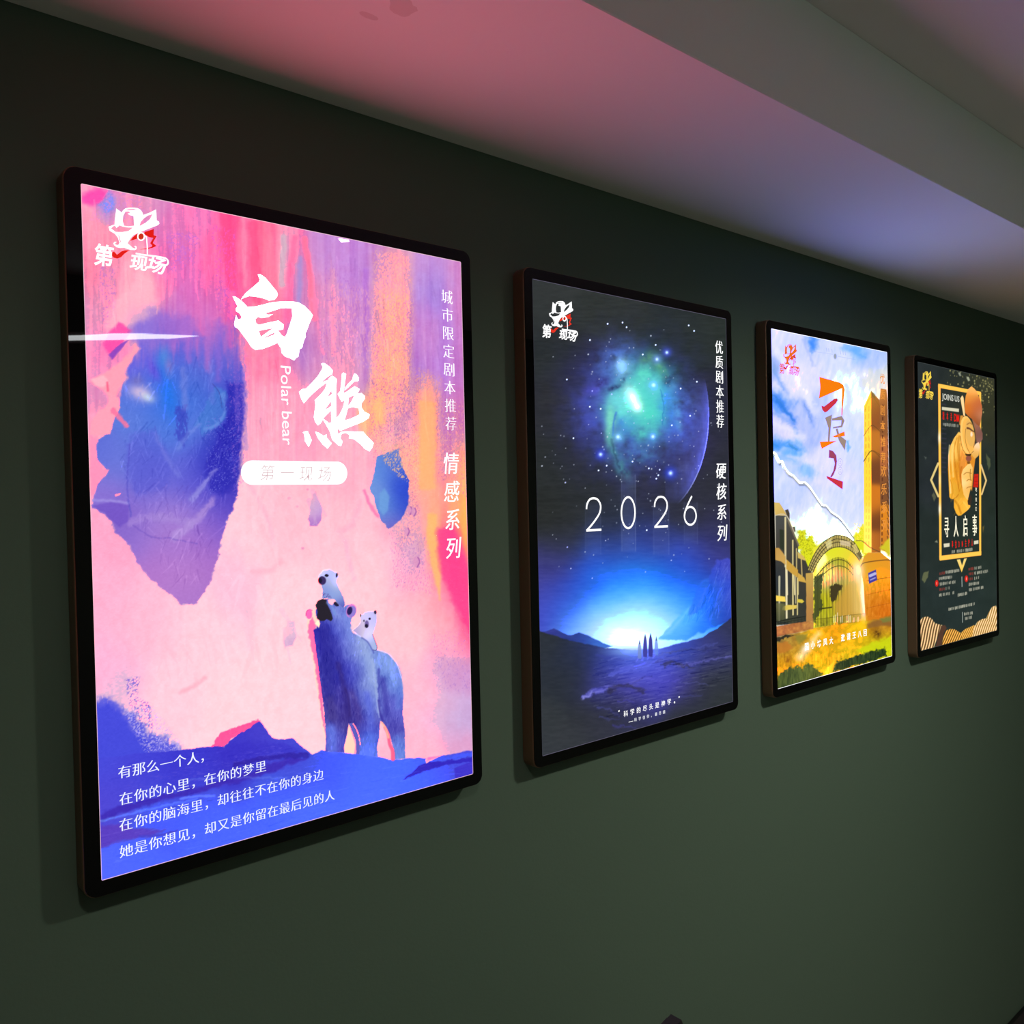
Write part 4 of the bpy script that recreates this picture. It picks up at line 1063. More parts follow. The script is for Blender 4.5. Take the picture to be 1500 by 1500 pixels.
    for x, y in ((1018, 488), (1010, 480), (961, 509), (942, 523), (890, 478), (912, 476), (918, 483), (864, 502), (840, 646), (998, 573), (1022, 563), (985, 627), (1012, 613), (889, 686), (877, 693), (967, 692), (965, 700), (951, 690), (927, 680), (962, 705), (948, 780), (830, 560), (864, 600), (880, 603)):
        P.ellipse(x, y, 1.15, 1.15, (245, 250, 255), f=.7)
    for x, y, r, c in ((977.6, 520, 6, (70, 90, 230)), (963, 530, 6, (110, 160, 240)), (958, 568, 7, (120, 220, 255)), (905.6, 644, 7, (120, 210, 250)), (957, 643.5, 7, (90, 170, 250)), (880, 669.7, 7, (55, 75, 235)), (983, 697, 8, (50, 75, 240))):
        P.blob(x, y, r * 1.3, r * 1.3, c, .85)
        P.blob(x, y, r * .42, r * .42, (225, 250, 255), 1)
    # pale light shafts round the numerals
    for x0, x1, y0, y1, a in ((911, 931, 700, 810, .22), (958, 980, 745, 815, .14), (858, 880, 740, 815, .10), (1003, 1022, 740, 800, .10)):
        P.poly([(x0, y0), (x1, y0), (x1, y1), (x0, y1)], (110, 125, 190), f=4, a=a)
        P.stroke([(x1, y0), (x1 + .5, y1)], 1, (150, 165, 215), f=1, a=a * 1.4)
        P.stroke([(x0, y0), (x0 + .5, y1)], 1, (150, 165, 215), f=1, a=a)
    # cliffs right
    Q = lambda pts: z(740, 680, .24, pts)
    P.poly(Q([(1400, 588), (1300, 595), (1270, 640), (1245, 712), (1210, 715), (1180, 760), (1140, 860), (1080, 920), (1000, 1000), (940, 1075), (1100, 1080), (1400, 950)]),
           [(1066, 830, (66, 74, 190)), (1050, 850, (52, 80, 210)), (1068, 880, (62, 84, 210)), (1040, 870, (30, 100, 232)), (1028, 885, (40, 130, 245)), (1050, 900, (34, 100, 228)), (1010, 905, (80, 185, 252)), (990, 925, (110, 205, 255)), (1030, 920, (40, 125, 240)), (1065, 905, (42, 66, 180)), (1000, 935, (60, 150, 245))], f=2, rough=3, rs=8)
    P.poly(Q([(1245, 712), (1210, 715), (1180, 760), (1140, 860), (1120, 930), (1180, 920), (1230, 850)]), (44, 110, 226), f=2, a=.55, rough=3)
    P.poly(Q([(950, 1060), (1020, 1000), (1090, 930), (1130, 880), (1080, 960), (1010, 1040)]), (160, 225, 255), f=4, a=.4)
    for pts in ([(1360, 640), (1330, 760), (1290, 880), (1250, 960)], [(1385, 760), (1340, 860), (1300, 950)], [(1300, 650), (1280, 760), (1240, 850)], [(1230, 760), (1190, 860), (1120, 950)]):
        P.stroke(Q(pts), 1.6, (110, 140, 232), f=2, a=.25, rough=2)
    P.hair(Q([(1380, 610), (1300, 610), (1250, 740), (1180, 860), (1060, 980), (1380, 930)]), 160, 12, 1.2, 30, (-.35, 1), .2, 5, .5)
    # hills and ground
    P.poly(Q([(200, 1030), (250, 1025), (300, 1008), (340, 1025), (390, 1048), (420, 1045), (455, 1030), (520, 1055), (600, 1095), (660, 1115), (600, 1130), (380, 1100), (200, 1060)]), [(812, 925, (52, 58, 150)), (848, 932, (44, 70, 165)), (880, 945, (60, 110, 210)), (830, 940, (40, 52, 120))], f=1, rough=1)
    P.poly(Q([(200, 1018), (300, 1050), (400, 1080), (500, 1100), (620, 1125), (780, 1138), (950, 1130), (1100, 1092), (1200, 1065), (1300, 1010), (1400, 930), (1410, 1600), (200, 1800)]),
           [(795, 945, (40, 46, 56)), (840, 965, (36, 44, 66)), (870, 955, (38, 50, 100)), (900, 965, (60, 78, 190)), (930, 960, (92, 130, 240)), (960, 960, (84, 105, 230)), (1000, 950, (56, 82, 205)), (1040, 940, (50, 56, 120)), (1068, 925, (46, 50, 80)), (890, 985, (52, 58, 140)), (930, 985, (82, 84, 215)), (970, 985, (78, 78, 205)), (1010, 965, (60, 64, 140)), (1050, 965, (56, 58, 120)), (850, 1000, (38, 44, 62)), (880, 1010, (60, 62, 150)), (920, 1005, (80, 76, 195)), (960, 1010, (72, 70, 185)), (1000, 1005, (66, 62, 150)), (1040, 995, (46, 50, 62)), (1065, 990, (44, 50, 56)), (1020, 1025, (42, 46, 56)), (905, 1025, (42, 44, 62)), (940, 1025, (58, 56, 130)), (860, 1040, (40, 44, 52)), (820, 1000, (38, 44, 54)), (800, 1050, (48, 53, 58)), (880, 1060, (48, 50, 64)), (930, 1050, (46, 48, 72)), (1000, 1050, (44, 48, 56)), (1060, 1040, (46, 52, 54)), (840, 1080, (50, 54, 60))], f=1.2, rough=1.5, rs=8)
    P.blob(925, 955, 34, 7, (150, 195, 255), .7)
    W = lambda pts: z(740, 860, .24, pts)
    rs = np.random.RandomState(11)
    for pts, w, c, a in (([(490, 670), (560, 630), (640, 615), (760, 595), (820, 560)], 9, (112, 112, 235), .8), ([(480, 680), (540, 640)], 3, (175, 175, 250), .8), ([(650, 530), (760, 500), (880, 470), (960, 445)], 10, (100, 110, 235), .6), ([(700, 600), (780, 590), (850, 545), (900, 540)], 3, (40, 38, 110), .7), ([(640, 640), (700, 600), (770, 610), (850, 640)], 10, (44, 42, 70), .8), ([(1060, 485), (1150, 470), (1300, 440), (1390, 435)], 5, (105, 105, 200), .8), ([(980, 480), (1020, 462), (1080, 480), (1150, 495)], 9, (46, 44, 70), .8),
                         ([(870, 545), (930, 575), (1000, 580), (1060, 560)], 6, (88, 84, 205), .7), ([(1060, 580), (1150, 585), (1240, 592)], 2, (100, 105, 175), .6), ([(560, 730), (640, 745), (700, 780)], 2.5, (90, 92, 190), .6), ([(580, 790), (640, 798), (700, 800)], 2.5, (80, 82, 170), .6), ([(660, 840), (740, 845), (800, 855)], 5, (72, 68, 160), .6), ([(1040, 665), (1120, 660), (1200, 660)], 4, (74, 76, 150), .6), ([(700, 700), (760, 690), (800, 710)], 4, (78, 74, 190), .6), ([(950, 420), (1050, 395), (1200, 370), (1300, 350)], 3, (92, 102, 190), .7), ([(980, 440), (1100, 420), (1260, 400)], 3, (80, 84, 170), .6), ([(930, 460), (1030, 448), (1100, 450)], 2, (40, 40, 100), .6), ([(1000, 405), (1120, 385), (1250, 385)], 2, (34, 36, 80), .6), ([(560, 420), (680, 440), (800, 455)], 4, (64, 72, 170), .5)):
        P.stroke(W(pts), w * .8, c, f=2.0, a=a * .8, rough=4.5, rs=6, w1=max(.8, w * .25))
    P.hair(W([(560, 440), (1390, 350), (1390, 560), (1000, 760), (540, 800)]), 420, 16, 1.2, 36, (1, -.18), .1, 6, .55)
    P.shade(6, (9, 2.2))
    # four hooded figures
    for cx_, y0, y1, w, c, a in ((823, 327, 440, 26, (120, 140, 205), .75), (857, 293, 432, 28, (62, 62, 160), .95), (890, 287, 430, 28, (56, 54, 150), .95), (925, 307, 420, 25, (105, 140, 225), .75)):
        P.poly(W([(cx_, y0), (cx_ + w * .35, y0 + 40), (cx_ + w * .5, y1 - 30), (cx_ + w * .4, y1), (cx_ - w * .4, y1), (cx_ - w * .5, y1 - 30), (cx_ - w * .35, y0 + 40)]), c, f=.8, a=a)
        P.poly(W([(cx_, y0), (cx_ + 6, y0 + 26), (cx_ - 6, y0 + 26)]), (45, 60, 95), f=.6, a=.6)
        P.stroke(W([(cx_ - 8, y1), (cx_ - 20, y1 + 16)]), 2, (110, 120, 235), f=1, a=.6)
    pr = P.build(root, hot=(1.2, 1.6, 4.0), knee=.74)
    S = P.sheet
    M = Marks(S)
    n2 = lambda x0, y0, x1, y1: [(x0 + .02 * (x1 - x0), y0 + .34 * (y1 - y0)), (x0 + .06 * (x1 - x0), y0 + .18 * (y1 - y0)), (x0 + .24 * (x1 - x0), y0 + .04 * (y1 - y0)), (x0 + .5 * (x1 - x0), y0), (x0 + .76 * (x1 - x0), y0 + .04 * (y1 - y0)), (x0 + .95 * (x1 - x0), y0 + .18 * (y1 - y0)), (x0 + .97 * (x1 - x0), y0 + .34 * (y1 - y0)), (x0 + .84 * (x1 - x0), y0 + .52 * (y1 - y0)), (x0 + .45 * (x1 - x0), y0 + .78 * (y1 - y0)), (x0 + .04 * (x1 - x0), y1)]
    for box in ((858.8, 733.5, 880.5, 780.5), (958.8, 731.5, 978.2, 775.5)):
        M = Marks(S)
        M.stroke(n2(*box), 3.0, WHITE, smooth=5)
        M.stroke([(box[0] + .2, box[3] - .2), (box[2] + .6, box[3] - 1.2)], 3.2, WHITE, smooth=0)
        M.build('numeral', pr)
    M = Marks(S)
    M.stroke([(920.5 + 10 * math.cos(a), 754.5 + 22.5 * math.sin(a)) for a in np.linspace(0, 2 * math.pi, 20, endpoint=False)], 3.0, WHITE, smooth=3, closed=True)
    M.build('numeral', pr)
    M = Marks(S)
    M.stroke([(1011.8 + 8.6 * math.cos(a), 759.2 + 13 * math.sin(a)) for a in np.linspace(0, 2 * math.pi, 18, endpoint=False)], 3.0, WHITE, smooth=3, closed=True)
    M.stroke([(1014.2, 730.5), (1009, 741), (1004.6, 752), (1003.2, 760)], 3.0, WHITE)
    M.build('numeral', pr)
    M = Marks(S)
    M.line('优质剧本推荐', (1054.9, 512.5), (1056.3, 621.5), 19.5, WHITE, aspect=.95, song=.022, bold=.012)
    M.build('side_lettering', pr)
    M = Marks(S)
    M.line('硬核系列', (1057.4, 694), (1059, 784.5), 23.5, WHITE, aspect=1.0, shear=.12, song=.014, bold=.021)
    M.build('series_lettering', pr)
    M = Marks(S)
    M.line('科学的尽头是神学', (917.3, 1044.6), (980.5, 1028), 8.8, WHITE, song=.014, bold=.021)
    M.line('“”', (909, 1042), (996.6, 1022.5), 8, WHITE, bold=.02)
    M.line('。', (990, 1026), (990, 1026), 8, WHITE, bold=.02)
    M.stroke([(921.5, 1056.8), (928, 1055)], .7, WHITE, smooth=0)
    M.line('科学信仰，最尽頭', (931.5, 1053.3), (973, 1042.6), 5.2, ink((235, 238, 245)), bold=.012)
    M.build('caption_lettering', pr)
    logo(S, pr, box=(793.6, 437.2, 845.2, 503.5), red=ink((235, 50, 30)), heavy=1.3)

# ================================================================== print 3: a gate, a tower and a torn sky
def art_gate(root):
    P = Paint(2, 260, 600, (222, 228, 248))
    A4 = lambda pts: z(1090, 450, .15333, pts)
    A5 = lambda pts: z(1090, 640, .15333, pts)
    A6 = lambda pts: z(1090, 820, .15333, pts)
    P.field([(1135, 490, (225, 228, 246)), (1180, 500, (205, 215, 244)), (1190, 495, (80, 150, 240), .3, .5), (1230, 510, (215, 225, 246)), (1255, 512, (120, 185, 250), .6, .5), (1285, 525, (175, 200, 242)), (1140, 560, (225, 225, 246)), (1170, 560, (232, 230, 250)), (1135, 540, (120, 160, 232), .3, .6), (1140, 585, (60, 140, 240), .5, .5), (1160, 590, (90, 150, 235), .3, .4), (1175, 620, (170, 190, 240)), (1190, 600, (190, 205, 242)), (1250, 580, (242, 248, 250)), (1245, 620, (222, 230, 248)), (1150, 630, (228, 222, 248)), (1135, 650, (40, 140, 235), .4, .4), (1160, 655, (80, 170, 245), .5, .4), (1180, 690, (130, 190, 245), .5, .3), (1140, 700, (215, 225, 248)), (1220, 680, (226, 226, 248)), (1255, 650, (205, 220, 244)), (1160, 725, (200, 214, 246)), (1240, 740, (214, 224, 248)), (1190, 770, (250, 252, 248)), (1230, 790, (250, 252, 248)), (1150, 780, (240, 245, 235)), (1290, 560, (240, 236, 230)), (1150, 680, (180, 205, 246), .6, .5)], 16, warp=10, ws=(10, 14))
    P.C = P.C * .94 + .06 * np.array([236, 238, 250])
    P.C += ((fbm(P.X / 5 + P.Y / 20, P.Y / 16 - P.X / 20, 4) - .5) * 40)[:, None] * np.array([1.0, .6, .15])
    for pts, w, c, a in (([(290, 880), (380, 960), (470, 1060)], 5, (50, 130, 238), .6), ([(290, 600), (330, 680), (380, 780)], 3, (110, 165, 235), .6), ([(580, 930), (620, 1010), (650, 1090)], 4, (110, 150, 232), .6), ([(480, 1150), (510, 1190)], 5, (85, 150, 238), .5), ([(620, 330), (650, 370), (650, 400)], 6, (60, 140, 240), .5), ([(560, 300), (600, 400), (660, 560)], 3, (150, 175, 240), .5), ([(980, 1290), (990, 1360)], 4, (80, 170, 240), .7), ([(430, 1300), (500, 1350)], 3, (60, 120, 200), .5)):
        P.stroke(A4(pts), w, c, f=2.5, a=a, rough=3, rs=5)
    for pts, w, c, a in (([(265, 820), (330, 900), (420, 1000), (480, 1090)], 8, (28, 112, 232), .6), ([(280, 980), (350, 1030), (430, 1080)], 5, (90, 150, 236), .5), ([(290, 560), (330, 680), (400, 800)], 6, (130, 170, 238), .5), ([(270, 1290), (330, 1310), (440, 1300), (500, 1350)], 7, (40, 140, 236), .6), ([(280, 1400), (380, 1420), (480, 1470)], 6, (110, 180, 245), .5),
                         ([(640, 300), (660, 380), (650, 400)], 9, (36, 124, 236), .55), ([(960, 380), (1060, 420), (1110, 470)], 10, (70, 160, 250), .5), ([(560, 900), (620, 1000), (660, 1110)], 6, (120, 160, 238), .5), ([(960, 760), (990, 900), (980, 1020)], 8, (190, 214, 244), .5), ([(330, 440), (430, 560), (560, 760), (640, 900)], 10, (244, 244, 252), .6), ([(300, 1100), (420, 1160), (560, 1240)], 9, (244, 240, 252), .6), ([(460, 660), (560, 800), (680, 1000)], 9, (240, 238, 252), .5)):
        P.stroke(A4(pts), w, c, f=5, a=a, rough=5, rs=7)
    # faint print at the top
    for x in (780, 800, 830, 910, 935, 955):
        P.stroke(A4([(x, 390 + (x - 780) * .22), (x + 4, 420 + (x - 780) * .22)]), .6, (130, 150, 180), f=.5, a=.5)
    P.stroke(A4([(660, 420), (840, 450)]), .5, (150, 165, 195), f=.4, a=.5)
    P.stroke(A4([(890, 470), (1050, 500)]), .5, (150, 165, 195), f=.4, a=.5)
    P.ellipse(*A4([(862, 470)])[0], 2.2, 4.0, (120, 130, 145), f=.8, a=.6)
    # torn edge in the sky
    tear = [(272, 145), (305, 170), (340, 240), (365, 235), (385, 290), (430, 350), (470, 372), (530, 440), (580, 438), (630, 490), (680, 565), (740, 652), (780, 660), (830, 722), (900, 770), (950, 830), (1000, 900), (1070, 992), (1130, 1000), (1200, 1060)]
    P.stroke([(x + .8, y + 2.0) for x, y in A5(tear)], 2.6, (70, 80, 120), f=1.6, a=.6, smooth=2, w1=1)
    P.stroke([(x, y - 1.2) for x, y in A5(tear)], 5.0, (252, 253, 255), f=1, smooth=2, w1=1)
    P.stroke(A5(tear), .9, (70, 72, 80), f=.5, a=.8, smooth=2)
    # trees
    for x, y, rx, ry in ((1175, 790, 7, 16), (1186, 805, 9, 20), (1195, 815, 8, 18), (1180, 820, 10, 20), (1262, 785, 5, 16), (1256, 795, 6, 14), (1200, 830, 8, 14), (1268, 800, 8, 20)):
        P.poly([(x + rx * (1 + .25 * math.sin(5 * t + x)) * math.cos(t), y + ry * (1 + .2 * math.sin(4 * t + y)) * math.sin(t)) for t in np.linspace(0, 2 * math.pi, 16, endpoint=False)], (226, 228, 30), f=1.5, rough=3, rs=3)
    P.speckle(A5([(510, 880), (600, 900), (700, 1000), (640, 1200), (560, 1160)]), (150, 150, 20), .4, (1.2, 1.5), 4, .6)
    P.speckle(A5([(1050, 830), (1130, 830), (1130, 1020), (1060, 980)]), (245, 240, 90), .45, (1.2, 1.5), 4, .7)
    P.poly(A5([(660, 1060), (760, 1000), (880, 980), (1000, 1020), (1130, 1160), (1110, 1500)]) + A6([(1150, 600), (660, 660)]) + A5([(660, 1500)]), [(1196, 830, (240, 235, 60)), (1225, 810, (228, 230, 40)), (1215, 845, (250, 248, 190)), (1245, 820, (240, 215, 60)), (1210, 880, (235, 232, 20)), (1230, 870, (222, 190, 60)), (1250, 860, (240, 205, 90)), (1215, 905, (235, 230, 40)), (1240, 900, (214, 165, 55)), (1200, 915, (222, 215, 50)), (1255, 900, (245, 215, 120))], f=2)
    P.poly(A5([(680, 1130), (770, 1080), (790, 1180), (700, 1300)]), (252, 252, 220), f=3, a=.7, rough=2)
    # tower and its orange neighbour
    P.poly(A4([(1135, 945), (1200, 805), (1212, 840)]) + A5([(1215, 1120), (1140, 1110)]), [(1266, 600, (244, 222, 52)), (1274, 600, (250, 236, 86)), (1266, 700, (244, 226, 60)), (1272, 780, (252, 238, 96)), (1268, 805, (252, 238, 110))], f=.6)
    P.poly(A4([(1202, 805), (1282, 890), (1290, 960)]) + A5([(1300, 1110), (1214, 1110)]), [(1277, 590, (190, 125, 45)), (1284, 600, (150, 85, 40)), (1278, 660, (200, 120, 40)), (1285, 680, (120, 68, 36)), (1279, 740, (214, 122, 30)), (1286, 760, (120, 66, 30)), (1279, 800, (220, 130, 40)), (1287, 800, (150, 80, 30))], f=.6)
    P.poly(A4([(1202, 800), (1235, 832), (1245, 880), (1206, 850)]), (120, 105, 60), f=.7, a=.7)
    P.poly(A4([(1282, 890), (1292, 780), (1345, 790), (1360, 900), (1370, 1500)]) + A5([(1392, 1130), (1300, 1080)]), [(1289, 580, (206, 130, 60)), (1294, 600, (150, 92, 50)), (1290, 680, (190, 110, 60)), (1295, 700, (130, 80, 45)), (1291, 780, (232, 140, 30)), (1297, 790, (200, 120, 40))], f=.6)
    P.stroke(A4([(1137, 1000), (1200, 860), (1290, 960)]), .5, (120, 100, 40), f=.4, a=.5)
    for a in (960, 1030, 1100, 1170, 1240, 1310, 1380, 1450):
        P.stroke(A4([(1150, a), (1150, a + 40)]), .9, (170, 150, 50), f=.4, a=.7)
        P.stroke(A4([(1182, a - 10), (1182, a + 34)]), .9, (180, 160, 50), f=.4, a=.7)
    for a in range(10, 1050, 62):
        P.stroke(A5([(1162, a), (1162, a + 30)]), .8, (190, 165, 60), f=.4, a=.6)
        P.stroke(A5([(1188, a), (1188, a + 36)]), .8, (190, 165, 60), f=.4, a=.6)
    for a in range(-320, 1020, 58):
        P.stroke(A5([(1312, a + 20), (1312, a + 44)]), 2.0, (86, 44, 26), f=.6, a=.7)
        P.stroke(A5([(1362, a), (1372, a + 40)]), 1.6, (60, 40, 36), f=.7, a=.6)
    for y0, y1 in ((1150, 1160), (1395, 1405)):
        P.stroke(A4([(1136, y0 + 80), (1208, y0 - 20), (1290, y0 + 40)]), .8, (90, 62, 30), f=.5, a=.7)
    P.stroke(A5([(1136, 230), (1206, 132), (1290, 175)]), .8, (90, 62, 30), f=.5, a=.7)
    P.poly(A5([(1300, 1060), (1340, 1010), (1392, 980), (1392, 1150), (1330, 1100)]), (214, 200, 40), f=2, rough=3)
    P.stroke(A5([(1070, 992), (1130, 1000), (1200, 1060), (1300, 1110), (1345, 1160), (1392, 1192)]), 1.0, (96, 76, 50), f=.6)
    # left building
    P.poly(A5([(285, 700), (300, 735), (415, 745), (440, 800), (520, 1010), (522, 1090), (590, 1170), (625, 1260), (660, 1300), (660, 1500)]) + A6([(600, 600), (320, 620)]) + A5([(295, 1400)]), [(1140, 760, (74, 76, 74)), (1145, 800, (66, 64, 58)), (1160, 790, (70, 68, 60)), (1145, 850, (44, 52, 58)), (1165, 840, (62, 58, 52)), (1180, 850, (60, 58, 52)), (1150, 890, (70, 68, 50)), (1180, 890, (52, 54, 50)), (1145, 910, (60, 66, 52))], f=.8)
    P.poly(A5([(287, 612), (345, 618), (372, 660), (415, 742), (302, 738)]), [(1138, 740, (226, 196, 110)), (1148, 750, (210, 172, 90))], f=.7)
    P.poly(A5([(395, 690), (425, 680), (440, 720), (440, 780), (415, 745)]), (70, 64, 56), f=.7)
    P.poly(A5([(470, 850), (490, 850), (495, 905), (478, 890)]), (90, 80, 60), f=.7)
    P.stroke(A5([(302, 740), (415, 748), (520, 1020)]), 1.2, (215, 205, 180), f=.5)
    P.stroke(A5([(425, 790), (525, 1030)]), 2.4, (120, 110, 90), f=.8)
    for pts, w, c in (([(300, 740), (304, 1050)], 2.2, (205, 200, 180)), ([(400, 760), (402, 1230)], 2.6, (222, 208, 160)), ([(470, 980), (472, 1300)], 2.0, (216, 200, 140)), ([(505, 1060), (508, 1330)], 1.6, (205, 185, 120)), ([(412, 1230), (418, 1500)], 2.6, (232, 220, 180)), ([(345, 1330), (345, 1500)], 2.4, (180, 175, 140)), ([(480, 1300), (490, 1500)], 2.0, (225, 210, 150)), ([(520, 1340), (522, 1500)], 1.6, (222, 205, 140)), ([(550, 1150), (560, 1360)], 1.6, (200, 175, 110))):
        P.stroke(A5(pts), w, c, f=.5, smooth=0)
    for pts, w, c in (([(408, 0), (415, 550)], 2.6, (236, 224, 180)), ([(345, 150), (345, 580)], 2.4, (190, 186, 160)), ([(470, 60), (475, 520)], 2.0, (230, 214, 150)), ([(515, 170), (516, 520)], 1.6, (222, 206, 140)), ([(497, 150), (500, 410)], 1.2, (200, 190, 150))):
        P.stroke(A6(pts), w, c, f=.5, smooth=0)
    P.poly(A5([(345, 870), (385, 880), (390, 1080), (350, 1050)]), (46, 54, 40), f=.7)
    P.poly(A5([(298, 1050), (340, 1050), (372, 1090), (402, 1135), (404, 1215), (360, 1180), (298, 1162)]), [(1138, 808, (196, 150, 78)), (1150, 820, (214, 172, 90))], f=.6)
    P.poly(A5([(410, 1160), (470, 1215), (520, 1265), (520, 1340), (465, 1300), (410, 1255)]), (208, 162, 66), f=.6)
    P.poly(A5([(515, 1090), (570, 1130), (600, 1180), (570, 1170), (520, 1150)]), (216, 186, 96), f=.6)
    P.poly(A5([(520, 1290), (580, 1340), (600, 1390), (520, 1370)]), (214, 170, 74), f=.6)
    P.poly(A6([(300, 330), (400, 345), (405, 395), (300, 385)]), (238, 218, 90), f=.6)
    P.poly(A6([(380, 440), (420, 425), (510, 428), (508, 460), (400, 478), (372, 470)]), (228, 200, 90), f=.6)
    P.poly(A6([(515, 370), (560, 375), (580, 395), (560, 410), (515, 400)]), (222, 200, 70), f=.6)
    P.poly(A6([(300, 400), (400, 415), (400, 560), (310, 590)]), [(1145, 885, (120, 118, 70)), (1145, 905, (70, 74, 50))], f=1.5, a=.8)
    P.stroke(A6([(310, 590), (450, 560), (590, 540)]), 1.4, (30, 34, 26), f=.5)
    P.stroke(A6([(320, 605), (590, 560)]), .8, (40, 44, 30), f=.5)
    for x in range(330, 590, 32):
        P.stroke(A6([(x, 570 - (x - 320) * .1), (x, 620 - (x - 320) * .1)]), .7, (40, 44, 34), f=.5, a=.8, smooth=0)
    # pillar and low wall left of the gate
    P.poly(A5([(592, 1298), (655, 1292), (664, 1310), (666, 1500)]) + A6([(668, 662), (600, 640), (598, 300)]), [(1184, 845, (206, 168, 80)), (1186, 880, (186, 138, 74)), (1188, 910, (184, 128, 68))], f=.6, rough=.5)
    P.poly(A6([(308, 632), (590, 588), (668, 600), (668, 665), (560, 685), (310, 735)]), [(1140, 925, (196, 118, 70)), (1165, 915, (190, 118, 60)), (1188, 915, (190, 130, 66))], f=.7, rough=.8)
    # gate arch
    arch_o = [(612, 1262), (640, 1190), (690, 1090), (760, 1000), (850, 945), (900, 938), (980, 955), (1050, 1010), (1100, 1090), (1125, 1150)]
    arch_i = [(1100, 1185), (1070, 1140), (1020, 1090), (950, 1055), (880, 1050), (820, 1070), (760, 1120), (700, 1210), (662, 1290)]
    P.poly(A5(arch_o + arch_i), (196, 176, 96), f=.6)
    for t in np.linspace(.03, .97, 26):
        k = t * (len(arch_o) - 1); i = int(k); fr = k - i
        o = np.array(arch_o[i]) * (1 - fr) + np.array(arch_o[min(i + 1, len(arch_o) - 1)]) * fr
        ai = arch_i[::-1]
        k = t * (len(ai) - 1); i = int(k); fr = k - i
        q = np.array(ai[i]) * (1 - fr) + np.array(ai[min(i + 1, len(ai) - 1)]) * fr
        P.stroke(A5([tuple(o), tuple(q)]), .9, (70, 62, 40), f=.4, a=.75, smooth=0)
    for s_ in (.0, .32, .6, 1.0):
        mid = [tuple(np.array(o) * (1 - s_) + np.array(q) * s_) for o, q in zip(arch_o, (arch_i[::-1] + [arch_i[0]])[:len(arch_o)])]
        P.stroke(A5(mid), 1.2, (52, 46, 36), f=.4, a=.85)
    P.poly(A5([(915, 985), (1010, 1000), (1015, 1050), (920, 1030)]), (226, 205, 165), f=.6, a=.8)
    P.poly(A5([(780, 1010), (830, 965), (840, 1040), (795, 1070)]), (232, 220, 150), f=.6, a=.8)
    P.poly(A5([(1030, 1040), (1065, 1020), (1095, 1100), (1060, 1120)]), (228, 205, 120), f=.6, a=.8)
    # iron gate leaves
    for i, x in enumerate(np.linspace(690, 1060, 27)):
        top = 1180 + 190 * ((x - 900) / 210) ** 2
        P.stroke(A5([(x, top - 30), (x, 1500)]) + A6([(x, 640 - (x - 680) * .08)]), .9, (46, 44, 18), f=.4, a=.9 if x < 960 else .55, smooth=0)
    for off, a in ((0, .9), (60, .8)):
        P.stroke(A5([(680, 1340 + off), (760, 1250 + off), (840, 1190 + off), (910, 1172 + off), (980, 1195 + off), (1040, 1260 + off)]), 1.0, (44, 42, 24), f=.4, a=a)
    P.poly(A5([(672, 1330), (700, 1330), (760, 1290), (740, 1500)]) + A6([(750, 440), (720, 540), (670, 600)]), (58, 66, 36), f=1.2, a=.85, rough=3, rs=4)
    P.stroke(A6([(720, 470), (840, 455)]), 2.0, (60, 60, 20), f=.6)
    P.poly(A6([(830, 250), (870, 235), (940, 250), (910, 300), (880, 380), (840, 410), (820, 340)]), (66, 56, 30), f=1.2, rough=2.5, rs=3)
    P.poly(A6([(850, 430), (900, 380), (960, 260), (1060, 200), (1110, 420), (1120, 560), (880, 540)]), (212, 160, 62), f=4, a=.7, rough=3)
    # lower railing
    P.stroke(A6([(680, 570), (880, 548), (1150, 520)]), .8, (80, 70, 20), f=.4, a=.7)
    P.stroke(A6([(670, 660), (880, 630), (1160, 595)]), 2.0, (225, 160, 20), f=.7)
    for x in np.linspace(690, 1150, 36):
        P.stroke(A6([(x, 572 - (x - 680) * .1), (x, 652 - (x - 680) * .12)]), .6, (110, 95, 20), f=.4, a=.7, smooth=0)
    for x, h in ((860, 60), (875, 70), (895, 90), (925, 50), (940, 60), (985, 60), (1000, 66), (1015, 60), (1050, 40), (1090, 44)):
        P.stroke(A6([(x, 600 - h), (x, 600)]), 1.1, (250, 245, 200), f=.5, a=.8, smooth=0)
    # right gatehouse
    P.poly(A5([(1110, 1240), (1140, 1150), (1180, 1110), (1300, 1110), (1395, 1185), (1398, 1500)]) + A6([(1410, 600), (1160, 600), (1140, 250)]), [(1265, 825, (226, 160, 40)), (1285, 815, (230, 150, 40)), (1300, 830, (232, 150, 40)), (1270, 850, (236, 170, 40)), (1290, 840, (246, 170, 20)), (1300, 870, (240, 150, 20)), (1275, 880, (226, 140, 30)), (1290, 890, (216, 110, 14)), (1302, 900, (220, 112, 14)), (1275, 905, (216, 128, 24))], f=.7)
    P.stroke(A5([(1112, 1240), (1150, 1205), (1340, 1182), (1398, 1190)]), 1.4, (116, 76, 30), f=.6)
    P.stroke(A5([(1170, 1380), (1395, 1350)]), 1.0, (170, 100, 20), f=.5)
    for y in (330, 460):
        P.stroke(A6([(1170, y + 10), (1405, y - 40)]), .8, (180, 90, 14), f=.5, a=.7)
    P.C[P.box(1268, 845, 1308, 905)] += ((fbm(P.X[P.box(1268, 845, 1308, 905)] / 2, P.Y[P.box(1268, 845, 1308, 905)] / 6, 3) - .5) * 40)[:, None]
    P.poly(A5([(1183, 1305), (1256, 1273), (1268, 1375), (1192, 1408)]), (66, 60, 160), f=.5)
    P.stroke(A5([(1202, 1332), (1248, 1312)]), 4.2, (205, 205, 240), f=.6, a=.85, smooth=0)
    P.stroke(A5([(1205, 1372), (1250, 1352)]), 1.8, (190, 190, 232), f=.6, a=.8, smooth=0)
